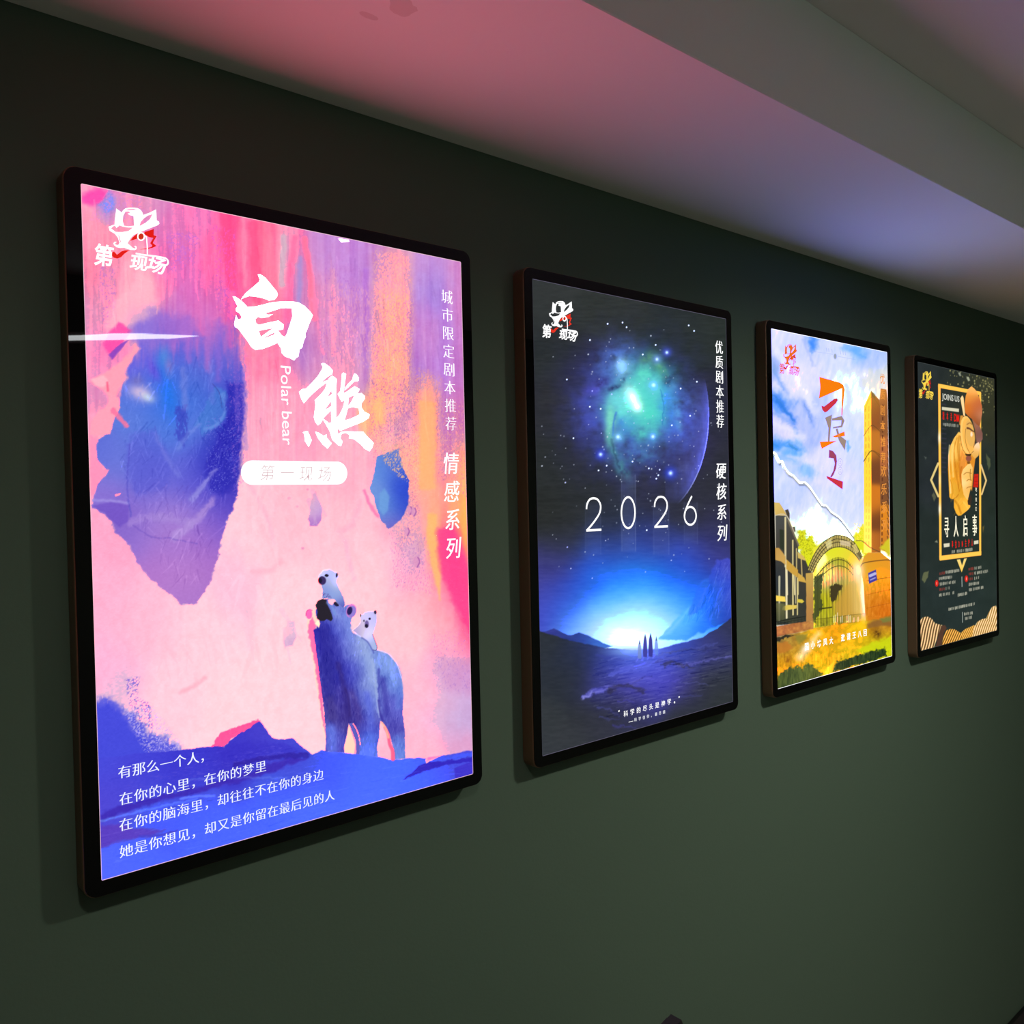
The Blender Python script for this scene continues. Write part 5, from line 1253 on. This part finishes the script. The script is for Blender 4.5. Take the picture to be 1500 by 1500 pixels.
    # ground
    P.poly(A6([(308, 735), (560, 685), (670, 662), (880, 632), (1160, 596), (1420, 560), (1430, 950), (320, 1260)]), [(1145, 945, (150, 120, 60)), (1165, 940, (170, 130, 50)), (1150, 965, (236, 165, 20)), (1180, 950, (205, 140, 30)), (1195, 930, (240, 185, 20)), (1225, 930, (232, 160, 10)), (1255, 920, (240, 190, 10)), (1280, 925, (190, 110, 20)), (1300, 925, (196, 110, 20)), (1290, 910, (150, 120, 50)), (1185, 965, (248, 200, 20)), (1215, 955, (240, 180, 10)), (1250, 945, (236, 180, 20)), (1145, 990, (226, 160, 20)), (1175, 985, (220, 145, 20)), (1200, 975, (245, 200, 20)), (1225, 970, (236, 170, 30)), (1240, 960, (222, 200, 20)), (1280, 945, (210, 205, 10)), (1300, 940, (216, 220, 10)), (1215, 990, (250, 230, 30)), (1260, 935, (240, 195, 10))], f=1.5, rough=1.5)
    I = P.box(1135, 910, 1312, 1012)
    P.C[I] += ((fbm(P.X[I] / 5, P.Y[I] / 5, 4) - .5) * 80)[:, None] * np.array([1, .9, .3])
    P.poly(A6([(310, 740), (400, 712), (510, 720), (400, 740), (310, 790)]), (50, 46, 34), f=1, rough=2.5, rs=3)
    P.poly(A6([(500, 720), (600, 700), (600, 760), (540, 800), (500, 760)]), (140, 130, 50), f=2.5, a=.8, rough=3)
    P.poly(A6([(310, 800), (420, 790), (480, 840), (400, 880), (315, 880)]), (196, 120, 40), f=2, a=.8, rough=3)
    P.blob(*A6([(430, 955)])[0], 6, 6, (150, 90, 20), .7, noise=.8, ns=3)
    P.blob(*A6([(1270, 720)])[0], 6, 7, (80, 46, 10), .8, noise=.8, ns=3)
    P.poly(A6([(1180, 620), (1300, 590), (1400, 560), (1405, 640), (1260, 650), (1180, 660)]), (140, 96, 46), f=2, a=.8, rough=3)
    P.poly(A6([(1290, 575), (1400, 548), (1405, 590), (1320, 610)]), (120, 128, 60), f=2, a=.8, rough=2)
    # water jet and its glow
    P.blob(*A6([(1085, 110)])[0], 9, 16, (255, 250, 225), .9)
    P.stroke(A6([(1075, 80), (1110, 250), (1130, 420), (1145, 600)]), 6, (255, 240, 195), f=4, a=.6, w1=4)
    P.stroke(A6([(1055, 110), (1060, 300), (1080, 480)]), 12, (250, 225, 150), f=8, a=.35)
    P.poly(A6([(1060, 620), (1165, 560), (1170, 680), (1000, 680)]), (252, 216, 20), f=5, a=.7, rough=3)
    P.stroke(A6([(545, 930), (600, 860), (680, 760), (720, 700)]), 11, (255, 246, 205), f=6, a=.7, w1=4, rough=2)
    P.blob(*A6([(600, 850)])[0], 7, 6, (255, 252, 235), .7)
    # grass
    g1 = [(318, 1260), (322, 1130), (350, 1090), (400, 1060), (440, 1020), (480, 1050), (520, 1010), (570, 1050), (600, 990), (650, 1010), (690, 1040), (720, 1060), (760, 1100), (740, 1130)]
    P.poly(A6(g1), [(1145, 1000, (70, 84, 40)), (1165, 985, (74, 88, 46)), (1180, 985, (96, 110, 52)), (1195, 990, (86, 92, 36))], f=2, rough=4, rs=3)
    P.poly(A6([(860, 1080), (870, 1020), (900, 980), (1000, 950), (1080, 920), (1160, 890), (1240, 880), (1300, 860), (1350, 850), (1360, 940), (1180, 990), (1000, 1040)]), [(1230, 975, (56, 66, 36)), (1260, 968, (44, 64, 30)), (1290, 958, (36, 60, 26))], f=1.6, rough=3.5, rs=3)
    P.poly(A6([(1080, 880), (1180, 820), (1300, 780), (1410, 740), (1418, 930), (1370, 945), (1350, 860), (1240, 880), (1150, 905)]), (206, 218, 12), f=2.5, a=.85, rough=3.5, rs=3)
    P.poly(A6([(760, 1120), (800, 1030), (860, 990), (850, 1090)]), (252, 236, 50), f=2, a=.9, rough=2)
    I = P.box(1135, 955, 1312, 1012)
    P.C[I] += ((fbm(P.X[I] / 1.4, P.Y[I] / 9, 3) - .5) * 60)[:, None] * np.array([1, 1, .4])
    pr = P.build(root, hot=(9.0, 9.0, 5.0), knee=.84)
    S = P.sheet
    M = Marks(S)
    org, brn, red_, plum = ink((250, 128, 8)), ink((160, 138, 128)), ink((206, 52, 66)), ink((160, 70, 100))
    M.shape([A4([(712, 662), (905, 718), (940, 742), (952, 785), (930, 1035), (921, 1030), (926, 775), (710, 868), (722, 760)])], org)
    M.shape([A4([(733, 938), (760, 945), (855, 872), (880, 866), (888, 885), (870, 915), (790, 992), (765, 1002), (742, 975)])], red_)
    M.shape([A4([(768, 1052), (834, 1022), (822, 1150), (812, 1278), (795, 1278), (800, 1150)])], brn)
    M.shape([A4([(832, 1060), (925, 1036), (952, 1082), (930, 1145), (845, 1156), (842, 1142), (918, 1128), (922, 1078), (834, 1080)])], brn)
    M.shape([A4([(868, 1158), (888, 1155), (905, 1220), (968, 1270), (956, 1368), (898, 1270)])], brn)
    M.shape([A4([(838, 1232), (950, 1184), (958, 1228), (868, 1242)])], org)
    M.shape([A4([(718, 1280), (880, 1274), (738, 1348)])], org)
    M.shape([A5([(808, 117), (845, 132), (875, 172), (882, 230), (874, 300), (850, 360), (832, 382), (818, 378), (848, 318), (862, 250), (850, 202), (804, 196)])], plum)
    M.shape([A5([(783, 368), (830, 385), (940, 425), (935, 500), (860, 445), (790, 392)])], red_)
    for cy_ in (240, 320):
        M.stroke(A5([(912 + 19 * math.cos(a), cy_ + 36 * math.sin(a)) for a in np.linspace(0, 2 * math.pi, 14, endpoint=False)]), .55, brn, smooth=2, closed=True)
    M.line('之二', A5([(912, 240)])[0], A5([(912, 320)])[0], 5.5, brn)
    M.build('title_lettering', pr)
    M = Marks(S)
    so = ink((236, 150, 62))
    M.line('优质剧本推荐', A4([(1306, 690)])[0], A4([(1318, 1440)])[0], 14.5, so, bold=.01)
    M.build('side_lettering', pr)
    M = Marks(S)
    M.line('欢乐系列', A5([(1322, 330)])[0], A5([(1336, 850)])[0], 17, so, shear=.1, song=.016, bold=.021)
    M.build('series_lettering', pr)
    M = Marks(S)
    M.line('国小坊风大', A6([(604, 830)])[0], A6([(835, 778)])[0], 11.2, WHITE, bold=.015)
    M.build('slogan_lettering', pr)
    M = Marks(S)
    M.line('邀请王八回', A6([(946, 752)])[0], A6([(1156, 706)])[0], 10.6, WHITE, bold=.015)
    M.build('slogan_lettering', pr)
    logo(S, pr, box=A4([(338, 318)])[0] + A4([(525, 645)])[0], white=ink((240, 112, 16)), red=ink((226, 66, 16)), heavy=1.7)

# ================================================================== print 4: a detective with a magnifier in a gold frame
def art_detective(root):
    P = Paint(3, 240, 560, (36, 43, 43))
    B7 = lambda pts: z(1310, 500, .126667, pts)
    B8 = lambda pts: z(1310, 660, .126667, pts)
    B9 = lambda pts: z(1310, 800, .126667, pts)
    K = lambda pts: z(1370, 560, .106667, pts)
    P.field([(1350, 540, (40, 46, 48)), (1400, 560, (36, 44, 44)), (1440, 560, (62, 62, 42)), (1450, 600, (52, 54, 38)), (1350, 650, (34, 42, 42)), (1400, 680, (38, 44, 50)), (1450, 700, (36, 46, 38)), (1350, 800, (34, 44, 42)), (1450, 800, (34, 46, 40)), (1400, 880, (34, 46, 46)), (1350, 900, (34, 46, 44)), (1450, 880, (36, 48, 44))], 28)
    P.shade(5, (10, 14))
    # gold dust in the upper right
    rs = np.random.RandomState(5)
    for i in range(110):
        x = 1440 + rs.normal(0, 9); y = 555 + abs(rs.normal(0, 30))
        if rs.rand() < .35:
            x = rs.uniform(1388, 1450); y = rs.uniform(540, 565)
        P.ellipse(x, y, rs.uniform(.4, 1.1), rs.uniform(.5, 1.6), (205, 195, 120), f=.7, a=rs.uniform(.25, .7))
    for pts, c, a in ((B7([(740, 350), (765, 345), (775, 385), (755, 388)]), (170, 175, 150), .8), (B7([(830, 390), (855, 395), (870, 435), (850, 440)]), (200, 205, 170), .8), (B9([(345, 285), (405, 265), (385, 350), (350, 410), (320, 370)]), (112, 116, 78), .8), (B9([(160, -10), (160, -10), (161, -9)]), (0, 0, 0), 0), (B8([(1050, 0), (1100, 60), (1105, 150), (1080, 190), (1060, 80)]), (98, 106, 72), .7), (B8([(440, 480), (465, 440), (490, 500), (470, 550)]), (110, 112, 80), .7), (B8([(470, 1030), (495, 1005), (505, 1035)]), (170, 170, 140), .7), (B7([(360, 1290), (385, 1300), (375, 1330)]), (110, 120, 110), .6), (B8([(1015, 850), (1035, 840), (1025, 920)]), (150, 120, 50), .6)):
        if a:
            P.poly(pts, c, f=1, a=a, rough=.8, rs=3)
    # faint dark lettering column left in the frame
    for y in range(700, 1500, 55):
        P.stroke(B7([(560, y), (600, y + 6)]), 2, (62, 58, 78), f=1, a=.5, smooth=0)
    # gold frame
    gold = (252, 206, 80)
    P.stroke([B7([(532, 490)])[0], B8([(536, 1230)])[0]], 3.3, gold, f=.5, smooth=0)
    P.stroke([B7([(984, 575)])[0], B8([(990, 1175)])[0]], 2.8, gold, f=.5, smooth=0)
    P.poly(B7([(520, 470), (990, 560), (990, 600), (520, 515)]), (250, 204, 84), f=.5)
    P.poly(B8([(522, 1192), (1002, 1140), (1002, 1190), (528, 1248)]), (252, 208, 84), f=.5)
    P.blob(*B7([(530, 1080)])[0], 2.0, 9, (255, 250, 225), .9)
    P.blob(*B8([(530, 640)])[0], 2.0, 9, (255, 250, 225), .9)
    P.blob(*B8([(532, 300)])[0], 1.8, 10, (255, 240, 190), .6)
    P.stroke(B8([(515, 110), (435, 300), (515, 490)]), 3.0, (232, 206, 130), f=.5, smooth=0)
    P.stroke(B8([(995, 130), (1055, 310), (1005, 470)]), 2.4, (236, 200, 130), f=.5, smooth=0)
    P.poly(B8([(722, 1240), (760, 1235), (782, 1310), (806, 1228), (838, 1222), (778, 1392)]), [(1403, 820, (240, 222, 140)), (1408, 832, (248, 210, 80))], f=.5)
    # the man: coat, neck, hand
    coat = K([(325, 640), (270, 710), (215, 820), (185, 960), (180, 1150), (190, 1380)]) + B8([(640, 500), (655, 520), (690, 525), (690, 620), (715, 690), (740, 720), (772, 715), (840, 660), (875, 620), (880, 560), (850, 520), (880, 400)]) + K([(500, 1450), (520, 1200), (545, 1000), (540, 900), (400, 700)])
    P.poly(coat, [(1395, 660, (252, 206, 96)), (1398, 690, (242, 170, 40)), (1405, 680, (226, 140, 30)), (1412, 690, (236, 150, 50)), (1395, 715, (250, 196, 70)), (1404, 715, (226, 150, 30)), (1403, 740, (242, 180, 50)), (1415, 735, (250, 196, 70)), (1422, 700, (238, 160, 60))], f=.6)
    P.stroke(K([(200, 820), (190, 980), (200, 1200), (215, 1480)]), 1.3, (255, 236, 170), f=.7, a=.8)
    P.stroke(K([(300, 720), (260, 900), (290, 1200), (330, 1450)]), 1.6, (206, 120, 20), f=1, a=.7)
    P.stroke(K([(340, 800), (330, 1000), (345, 1250)]), 1.3, (196, 106, 30), f=1, a=.6)
    P.stroke(B8([(690, 520), (720, 500), (740, 470)]), 1.2, (190, 110, 20), f=.7, a=.7)
    P.stroke(B8([(650, 300), (680, 420), (665, 515)]), 1.3, (216, 140, 30), f=.8, a=.7)
    P.poly(B8([(880, 470), (895, 520), (880, 600), (850, 590), (845, 545)]), (60, 44, 36), f=.7)
    P.poly(K([(350, 870), (400, 950), (440, 1030), (420, 1090), (360, 1200), (335, 1100)]), (240, 150, 60), f=1.2, a=.8)
    P.stroke(K([(330, 700), (310, 850), (330, 1020)]), 3.0, (214, 128, 30), f=1.6, a=.7)
    P.stroke(K([(360, 1120), (345, 1250), (380, 1400)]), 2.4, (196, 104, 22), f=1.4, a=.75)
    P.stroke(K([(250, 820), (235, 1000), (250, 1250)]), 2.6, (255, 226, 130), f=1.4, a=.7)
    P.stroke(B8([(700, 540), (740, 600), (770, 690)]), 2.4, (206, 122, 22), f=1.4, a=.7)
    P.stroke(B8([(800, 560), (830, 600), (850, 640)]), 2.0, (255, 214, 100), f=1.2, a=.6)
    P.hair(coat, 90, 12, 1.2, 24, (-.1, 1), .25, 31, .45)
    # cap
    P.poly(K([(490, 30), (530, 60), (560, 100), (600, 190), (630, 290), (635, 380), (620, 470), (600, 570), (560, 545), (500, 470), (450, 430), (405, 380), (400, 260), (415, 160), (445, 70)]), [(1422, 567, (246, 190, 100)), (1420, 580, (240, 150, 60)), (1418, 595, (222, 120, 40)), (1427, 590, (206, 110, 60)), (1432, 600, (190, 100, 60)), (1430, 612, (142, 78, 46)), (1422, 610, (196, 100, 40)), (1436, 605, (220, 150, 110))], f=.6)
    P.poly(K([(345, 190), (370, 150), (388, 185), (398, 300), (408, 430), (385, 420), (370, 330), (355, 250)]), (250, 226, 160), f=.6)
    P.poly(K([(345, 420), (385, 420), (350, 560), (330, 540)]), (222, 150, 60), f=.8)
    # face in shade, nose and chin
    P.poly(K([(500, 470), (560, 540), (605, 570), (640, 660), (640, 740), (600, 800), (560, 790), (540, 620)]), [(1428, 618, (176, 116, 90)), (1434, 630, (120, 78, 70)), (1436, 642, (150, 104, 92))], f=.7)
    P.poly(K([(550, 800), (590, 780), (605, 850), (590, 960), (540, 1010), (500, 960), (490, 900)]), [(1430, 647, (250, 222, 180)), (1428, 658, (240, 190, 100)), (1426, 665, (238, 170, 80))], f=.7)
    # magnifier
    P.ellipse(*K([(440, 690)])[0], 9.9, 28.5, (250, 206, 110), f=.6, rot=-.12)
    P.ellipse(*K([(452, 690)])[0], 8.4, 25.5, (244, 190, 88), f=.7, rot=-.12)
    P.ellipse(*K([(470, 660)])[0], 6.4, 19.5, (238, 182, 92), f=1.5, rot=-.12)
    P.stroke(K([(415, 600), (408, 720), (430, 840), (470, 930)]), .7, (150, 96, 40), f=.4, a=.8)
    P.stroke(K([(345, 700), (365, 840), (410, 930), (470, 945), (520, 900)]), .8, (120, 76, 30), f=.4, a=.8)
    P.stroke(K([(440, 590), (470, 600), (510, 630), (530, 640)]), 3.0, (96, 58, 40), f=.8, a=.9, w1=1.2)
    P.stroke(K([(435, 540), (470, 520), (500, 540)]), 1.6, (150, 96, 50), f=.8, a=.7)
    P.poly(K([(480, 650), (500, 640), (510, 680), (495, 710), (478, 690)]), (255, 232, 196), f=.8)
    P.stroke(K([(520, 500), (545, 600), (545, 720), (520, 850)]), 1.0, (160, 100, 60), f=.6, a=.8)
    P.ellipse(*K([(455, 1000)])[0], 4, 4.6, (150, 84, 66), f=.8)
    P.poly(K([(405, 940), (490, 940), (480, 970), (420, 965)]), (72, 46, 24), f=.6)
    P.poly(K([(430, 1045), (470, 1040), (480, 1085), (440, 1075)]), (130, 80, 30), f=.8)
    # fingers
    hand = K([(440, 1085), (480, 1070), (510, 1130), (500, 1290), (490, 1390)]) + B8([(870, 440), (850, 520), (835, 530), (800, 470), (780, 350), (775, 240)]) + K([(380, 1150)])
    P.poly(hand, [(1412, 685, (250, 222, 140)), (1418, 690, (240, 190, 90)), (1412, 705, (254, 228, 150)), (1420, 712, (236, 176, 80)), (1415, 720, (250, 206, 110))], f=.6)
    for pts in ([(390, 1220), (430, 1195), (490, 1205)], [(430, 1310), (455, 1290), (490, 1300)], [(430, 1410), (450, 1395), (490, 1390)], [(480, 1150), (475, 1230), (485, 1300)]):
        P.stroke(K(pts), 1.1, (170, 104, 34), f=.6, a=.8)
    # small print, too small to read: rows of tiny marks
    def tiny(p0, p1, h, c, a=.9, seed=0):
        (xa, ya), (xb, yb) = p0, p1
        n = max(2, int(abs(xb - xa) / 1.25))
        r = np.random.RandomState(seed + int(xa * 7 + ya))
        for i in range(n):
            t = (i + .5) / n
            if r.rand() < .1:
                continue
            x, y = xa + (xb - xa) * t, ya + (yb - ya) * t
            P.stroke([(x, y - h * r.uniform(.35, .5)), (x + r.uniform(-.2, .2), y + h * r.uniform(.3, .5))], r.uniform(.55, 1.0), c, f=.45, a=a * r.uniform(.7, 1), smooth=0)
    cream, grey, dred = (228, 222, 196), (205, 205, 190), (180, 60, 50)
    P.poly(B7([(560, 730), (748, 752), (748, 788), (560, 765)]), (222, 216, 186), f=.5)
    tiny(B7([(570, 928)])[0], B7([(742, 945)])[0], 4.2, grey)
    for pts, c in ((((520, 303), (585, 290)), dred), (((592, 285), (750, 262)), cream), (((516, 360), (680, 340)), cream), (((525, 425), (708, 400)), cream), (((518, 492), (585, 482)), dred), (((592, 480), (640, 472)), cream), (((518, 560), (692, 530)), cream),
                   (((855, 252), (915, 242)), dred), (((922, 240), (1025, 225)), cream), (((858, 310), (915, 300)), dred), (((922, 300), (1080, 275)), cream), (((862, 372), (915, 362)), dred), (((922, 362), (990, 350)), cream), (((858, 435), (978, 415)), cream), (((858, 500), (1028, 470)), cream), (((720, 565), (840, 540)), cream), (((625, 735), (930, 668)), cream), (((805, 795), (905, 778)), cream), (((815, 850), (895, 832)), cream)):
        tiny(B9([pts[0]])[0], B9([pts[1]])[0], 4.4 if c == cream else 4.0, c)
    P.ellipse(*B9([(492, 415)])[0], 2.5, 5, (226, 34, 24), f=.5)
    P.ellipse(*B9([(832, 365)])[0], 2.5, 5, (226, 34, 24), f=.5)
    P.stroke(B9([(492, 400), (492, 430)]), .7, (250, 190, 170), f=.3, smooth=0)
    P.stroke(B9([(832, 350), (832, 380)]), .7, (250, 190, 170), f=.3, smooth=0)
    P.stroke(B9([(780, 340), (782, 460)]), .8, (190, 200, 190), f=.4, smooth=0)
    P.stroke(B9([(786, 770), (788, 895)]), .7, (190, 200, 190), f=.4, smooth=0)
    P.poly(B8([(572, 1048), (640, 1040), (640, 1082), (576, 1092)]), (226, 220, 190), f=.5)
    P.poly(B8([(918, 1018), (970, 1010), (970, 1052), (918, 1060)]), (226, 220, 190), f=.5)
    tiny(B8([(662, 1148)])[0], B8([(905, 1118)])[0], 4.6, cream)
    P.poly(B8([(920, 235), (968, 232), (966, 390), (908, 385)]), (206, 34, 22), f=.6)
    for y in (270, 320, 360):
        P.stroke(B8([(925, y), (958, y - 2)]), .6, (110, 20, 16), f=.4, a=.7, smooth=0)
    # ribbed gold ribbons along the foot
    def ribbon(pts, c0, c1, slope, step):
        p = np.asarray(B9(pts))
        I = P.box(p[:, 0].min() - 2, p[:, 1].min() - 2, p[:, 0].max() + 2, p[:, 1].max() + 2)
        d = P.sdf(p, I, P.X[I], P.Y[I])
        ph = (P.X[I] + slope * P.Y[I] + .8 * np.sin(P.Y[I] / 9)) / step
        w = .5 + .5 * np.sin(ph * 2 * np.pi)
        c = np.asarray(c0, float)[None] * w[:, None] + np.asarray(c1, float)[None] * (1 - w[:, None])
        al = np.clip(1 - sstep(-.6, .6, d), 0, 1)[:, None]
        P.C[I] = P.C[I] * (1 - al) + c * al
    ribbon([(290, 870), (330, 825), (380, 815), (430, 840), (470, 900), (540, 920), (560, 925), (540, 970), (500, 1060), (455, 1195), (300, 1240)], (255, 236, 170), (88, 50, 22), .25, 4.0)
    P.poly(B9([(540, 930), (585, 925), (605, 960), (570, 1020), (545, 1170), (470, 1190), (500, 1080)]), (84, 56, 42), f=.8)
    ribbon([(545, 1172), (570, 1050), (600, 990), (650, 970), (700, 980), (760, 1020), (790, 1040), (780, 1105)], (255, 210, 96), (112, 66, 16), .5, 3.4)
    ribbon([(780, 1105), (770, 1020), (820, 975), (880, 950), (920, 930), (960, 960), (950, 1060)], (250, 206, 100), (150, 96, 20), -.4, 3.0)
    ribbon([(900, 1080), (920, 960), (960, 890), (1010, 860), (1060, 850), (1120, 870), (1180, 920), (1190, 1000)], (255, 240, 180), (160, 110, 40), .35, 3.2)
    ribbon([(1060, 855), (1090, 780), (1130, 710), (1175, 695), (1190, 760), (1190, 930), (1130, 880)], (255, 242, 190), (170, 120, 46), .2, 3.4)
    pr = P.build(root, hot=(.8, .4, .2), knee=.85)
    S = P.sheet
    cr = ink((250, 244, 214), 1.1)
    pa, pb = np.array(B8([(606, 858)])[0]), np.array(B8([(925, 838)])[0])
    for i, ch in enumerate('寻人启事'):
        M = Marks(S)
        c = tuple(pa + (pb - pa) * i / 3)
        M.line(ch, c, c, 31.5, cr, aspect=.52, song=.03, bold=.021)
        M.build('title_character', pr)
    M = Marks(S)
    M.word('JOINS US', B7([(560, 622)])[0], B7([(752, 655)])[0], 11.5, ink((200, 202, 190)), bold=.02)
    M.build('heading_lettering', pr)
    M = Marks(S)
    rd = ink((236, 26, 18))
    M.line('剧本杀', B7([(575, 830)])[0], B7([(662, 845)])[0], 12, rd, aspect=.42, song=.02, bold=.021)
    M.build('heading_lettering', pr)
    M = Marks(S)
    M.word('DM', B7([(692, 850)])[0], B7([(750, 860)])[0], 11, rd, bold=.02)
    M.build('heading_lettering', pr)
    M = Marks(S)
    M.line('寻找DM主持人', B8([(672, 1062)])[0], B8([(896, 1038)])[0], 11.5, rd, aspect=.42, bold=.02)
    M.build('subtitle_lettering', pr)
    M = Marks(S)
    for t, y in (('吃', 415), ('住', 530), ('玩', 642)):
        M.line(t, B8([(941, y)])[0], B8([(941, y)])[0], 6.0, cr, aspect=.8, bold=.02)
    for y in (475, 588):
        M.shape([z(*B8([(941, y)])[0], 1, [(-.6, -1), (.6, -1), (.6, 1), (-.6, 1)])], cr)
    M.build('side_lettering', pr)
    logo(S, pr, box=B7([(308, 305)])[0] + B7([(462, 645)])[0], white=ink((250, 216, 78)), red=ink((206, 36, 30)), heavy=1.6)

LABELS = ['large light box nearest the camera, pink and blue poster of polar bears',
          'light box with dark starry night poster and the white numerals 2026',
          'light box with bright poster of blue sky, yellow tower and arched gate',
          'farthest light box, dark poster of a man with magnifier in gold frame']
for k, art in enumerate((art_bears, art_space, art_gate, art_detective)):
    art(light_box(k, LABELS[k]))

# ------------------------------------------------------------------ lamps of the room and one added fill
warm = (1.0, 0.93, 0.82)
def disc_ring(r0, r1, z0, z1, n=32):
    bm = bmesh.new()
    rings = []
    for r, zz in ((r0, z0), (r1, z0), (r1, z1), (r0, z1)):
        rings.append([bm.verts.new((r * math.cos(2 * math.pi * i / n), r * math.sin(2 * math.pi * i / n), zz)) for i in range(n)])
    for a in range(4):
        A, B = rings[a], rings[(a + 1) % 4]
        for i in range(n):
            j = (i + 1) % n
            bm.faces.new((A[i], A[j], B[j], B[i]))
    bmesh.ops.recalc_face_normals(bm, faces=bm.faces)
    return bm
ring_paint = mat('black_lamp_can', (0.02, 0.02, 0.02), rough=0.5)
for i, (lx, ly, power) in enumerate(DOWNLIGHTS):
    lamp = thing('ceiling_downlight', ['round can downlight on the upper ceiling in front of the starry poster', 'round can downlight at the far end of the upper ceiling', 'added fill downlight, unseen, on the upper ceiling in front of the bear poster'][i], 'lamp', (lx, ly, Z_CEIL), 'can downlights')
    # surface-mounted can: the diffuser sits deep inside, so no light leaves it sideways
    from_bm('can', disc_ring(0.076, 0.080, -0.034, 0.0), ring_paint, lamp)
    bm = bmesh.new()
    bmesh.ops.create_circle(bm, cap_ends=True, radius=0.076, segments=32, matrix=Matrix.Translation((0, 0, -0.004)))
    for f in bm.faces:
        if f.normal.z > 0:
            f.normal_flip()
    from_bm('diffuser', bm, emit_mat('lamp_diffuser', warm, power), lamp)

# the linear lamp on the wall behind the camera; it shows as a white streak in the first light box's glossy face
def mirror_hit(px, py, yw):
    """where the line of sight, bounced off the glossy face, meets the wall at y = yw"""
    p = ray_to(px, py, 1, -DEP)
    d = p - CPOS
    d.y = -d.y
    t = (yw - p.y) / d.y
    return p + d * t
yw = Y1 + 0.035
q0, q1 = mirror_hit(90, 494, yw), mirror_hit(292, 492.5, yw)
qa, qb = mirror_hit(160, 488.2, yw), mirror_hit(160, 498.4, yw)
th = abs(qa.z - qb.z)
c = (q0 + q1) / 2
slope = math.atan2(q1.z - q0.z, q1.x - q0.x)
ll = (q1 - q0).length + .25
strip = thing('wall_strip_light', 'slim white linear lamp on the wall behind the camera', 'lamp', (q1.x - ll / 2 * math.cos(slope), yw, q1.z - ll / 2 * math.sin(slope)))
strip.rotation_euler = (0, -slope, 0)
h = th / 2
bm = bmesh.new()
add_box(bm, (-ll / 2 - .01, -0.035, -h - .006), (ll / 2 + .01, -0.0005, h + .006))
bmesh.ops.bevel(bm, geom=bm.edges[:], offset=.003, segments=2, affect='EDGES')
from_bm('housing', bm, mat('white_lamp_housing', (0.7, 0.7, 0.68), rough=0.4), strip)
# diffuser with a wedge-shaped end
top = [(-ll / 2, .35), (-ll / 2 + .27, .45), (-ll / 2 + .42, .62), (-ll / 2 + .55, .95), (ll / 2 - .30, 1.0), (ll / 2 - .12, .62), (ll / 2, .15)]
bot = [(ll / 2 - .02, -.1), (ll / 2 - .13, -.75), (-ll / 2 + .60, -.55), (-ll / 2 + .42, -.85), (-ll / 2, -1.0)]
pts = [(x, h * k) for x, k in top + bot]
bm = bmesh.new()
fr = [bm.verts.new((x, 0.0, z_)) for x, z_ in pts]
bk = [bm.verts.new((x, -0.004, z_)) for x, z_ in pts]
bm.faces.new(fr); bm.faces.new(bk[::-1])
for i in range(len(pts)):
    j = (i + 1) % len(pts)
    bm.faces.new((fr[i], fr[j], bk[j], bk[i]))
bmesh.ops.recalc_face_normals(bm, faces=bm.faces)
from_bm('diffuser', bm, emit_mat('strip_diffuser', (0.95, 0.98, 1.0), STRIP_STRENGTH), strip)

# ------------------------------------------------------------------ black chair whose back just shows at the lower edge
cloth = mat('black_chair_fabric', (0.008, 0.008, 0.008), rough=0.7, bump=.3, scale=400)
steel = mat('black_chair_metal', (0.01, 0.01, 0.01), rough=0.35, metal=.6)
def chair(tip, label, yaw):
    """tip: the highest corner of the backrest"""
    top = tip.z - ZF
    ch = thing('chair', label, 'chair', (tip.x, tip.y, ZF), 'black chairs under the posters')
    ch.rotation_euler = (0, 0, yaw)
    W, Dp, sh = 0.44, 0.44, min(0.46, top - .2)
    ox = -W + .02          # the tip is the right-hand ear of the back
    bm = bmesh.new()
    add_box(bm, (ox, -Dp - .02, sh - .07), (ox + W, -.02, sh))
    bmesh.ops.bevel(bm, geom=bm.edges[:], offset=.022, segments=3, affect='EDGES')
    from_bm('seat', bm, cloth, ch)
    prof = [(ox + .01, sh + .02), (ox + W - .01, sh + .02), (ox + W, sh + .12), (ox + W, top - .03), (ox + W - .012, top), (ox + W - .035, top - .006), (ox + W - .09, top - .026), (ox + W / 2, top - .034), (ox + .09, top - .026), (ox + .02, top - .004), (ox, top - .03), (ox, sh + .12)]
    bm = bmesh.new()
    fr = [bm.verts.new((x, -.02, zz)) for x, zz in prof]
    bk = [bm.verts.new((x, .015, zz)) for x, zz in prof]
    bm.faces.new(fr); bm.faces.new(bk[::-1])
    for i in range(len(prof)):
        j = (i + 1) % len(prof)
        bm.faces.new((fr[i], fr[j], bk[j], bk[i]))
    bmesh.ops.recalc_face_normals(bm, faces=bm.faces)
    bmesh.ops.bevel(bm, geom=[e for e in bm.edges if abs(e.verts[0].co.y - e.verts[1].co.y) < 1e-6], offset=.006, segments=2, affect='EDGES')
    from_bm('backrest', bm, cloth, ch)
    for sx in (ox + .03, ox + W - .03):
        for sy in (-Dp + .02, -.03):
            bm = bmesh.new()
            zt = sh - .05 if sy < -.1 else sh + .1
            bmesh.ops.create_cone(bm, cap_ends=True, radius1=.013, radius2=.016, depth=zt, segments=14, matrix=Matrix.Translation((sx, sy, zt / 2)))
            from_bm('leg', bm, steel, ch, smooth=True)
    return ch
chair(ray_to(984.5, 1491.5, 1, -0.22), 'black chair whose pointed back corner peeks in at the bottom edge', 0.0)
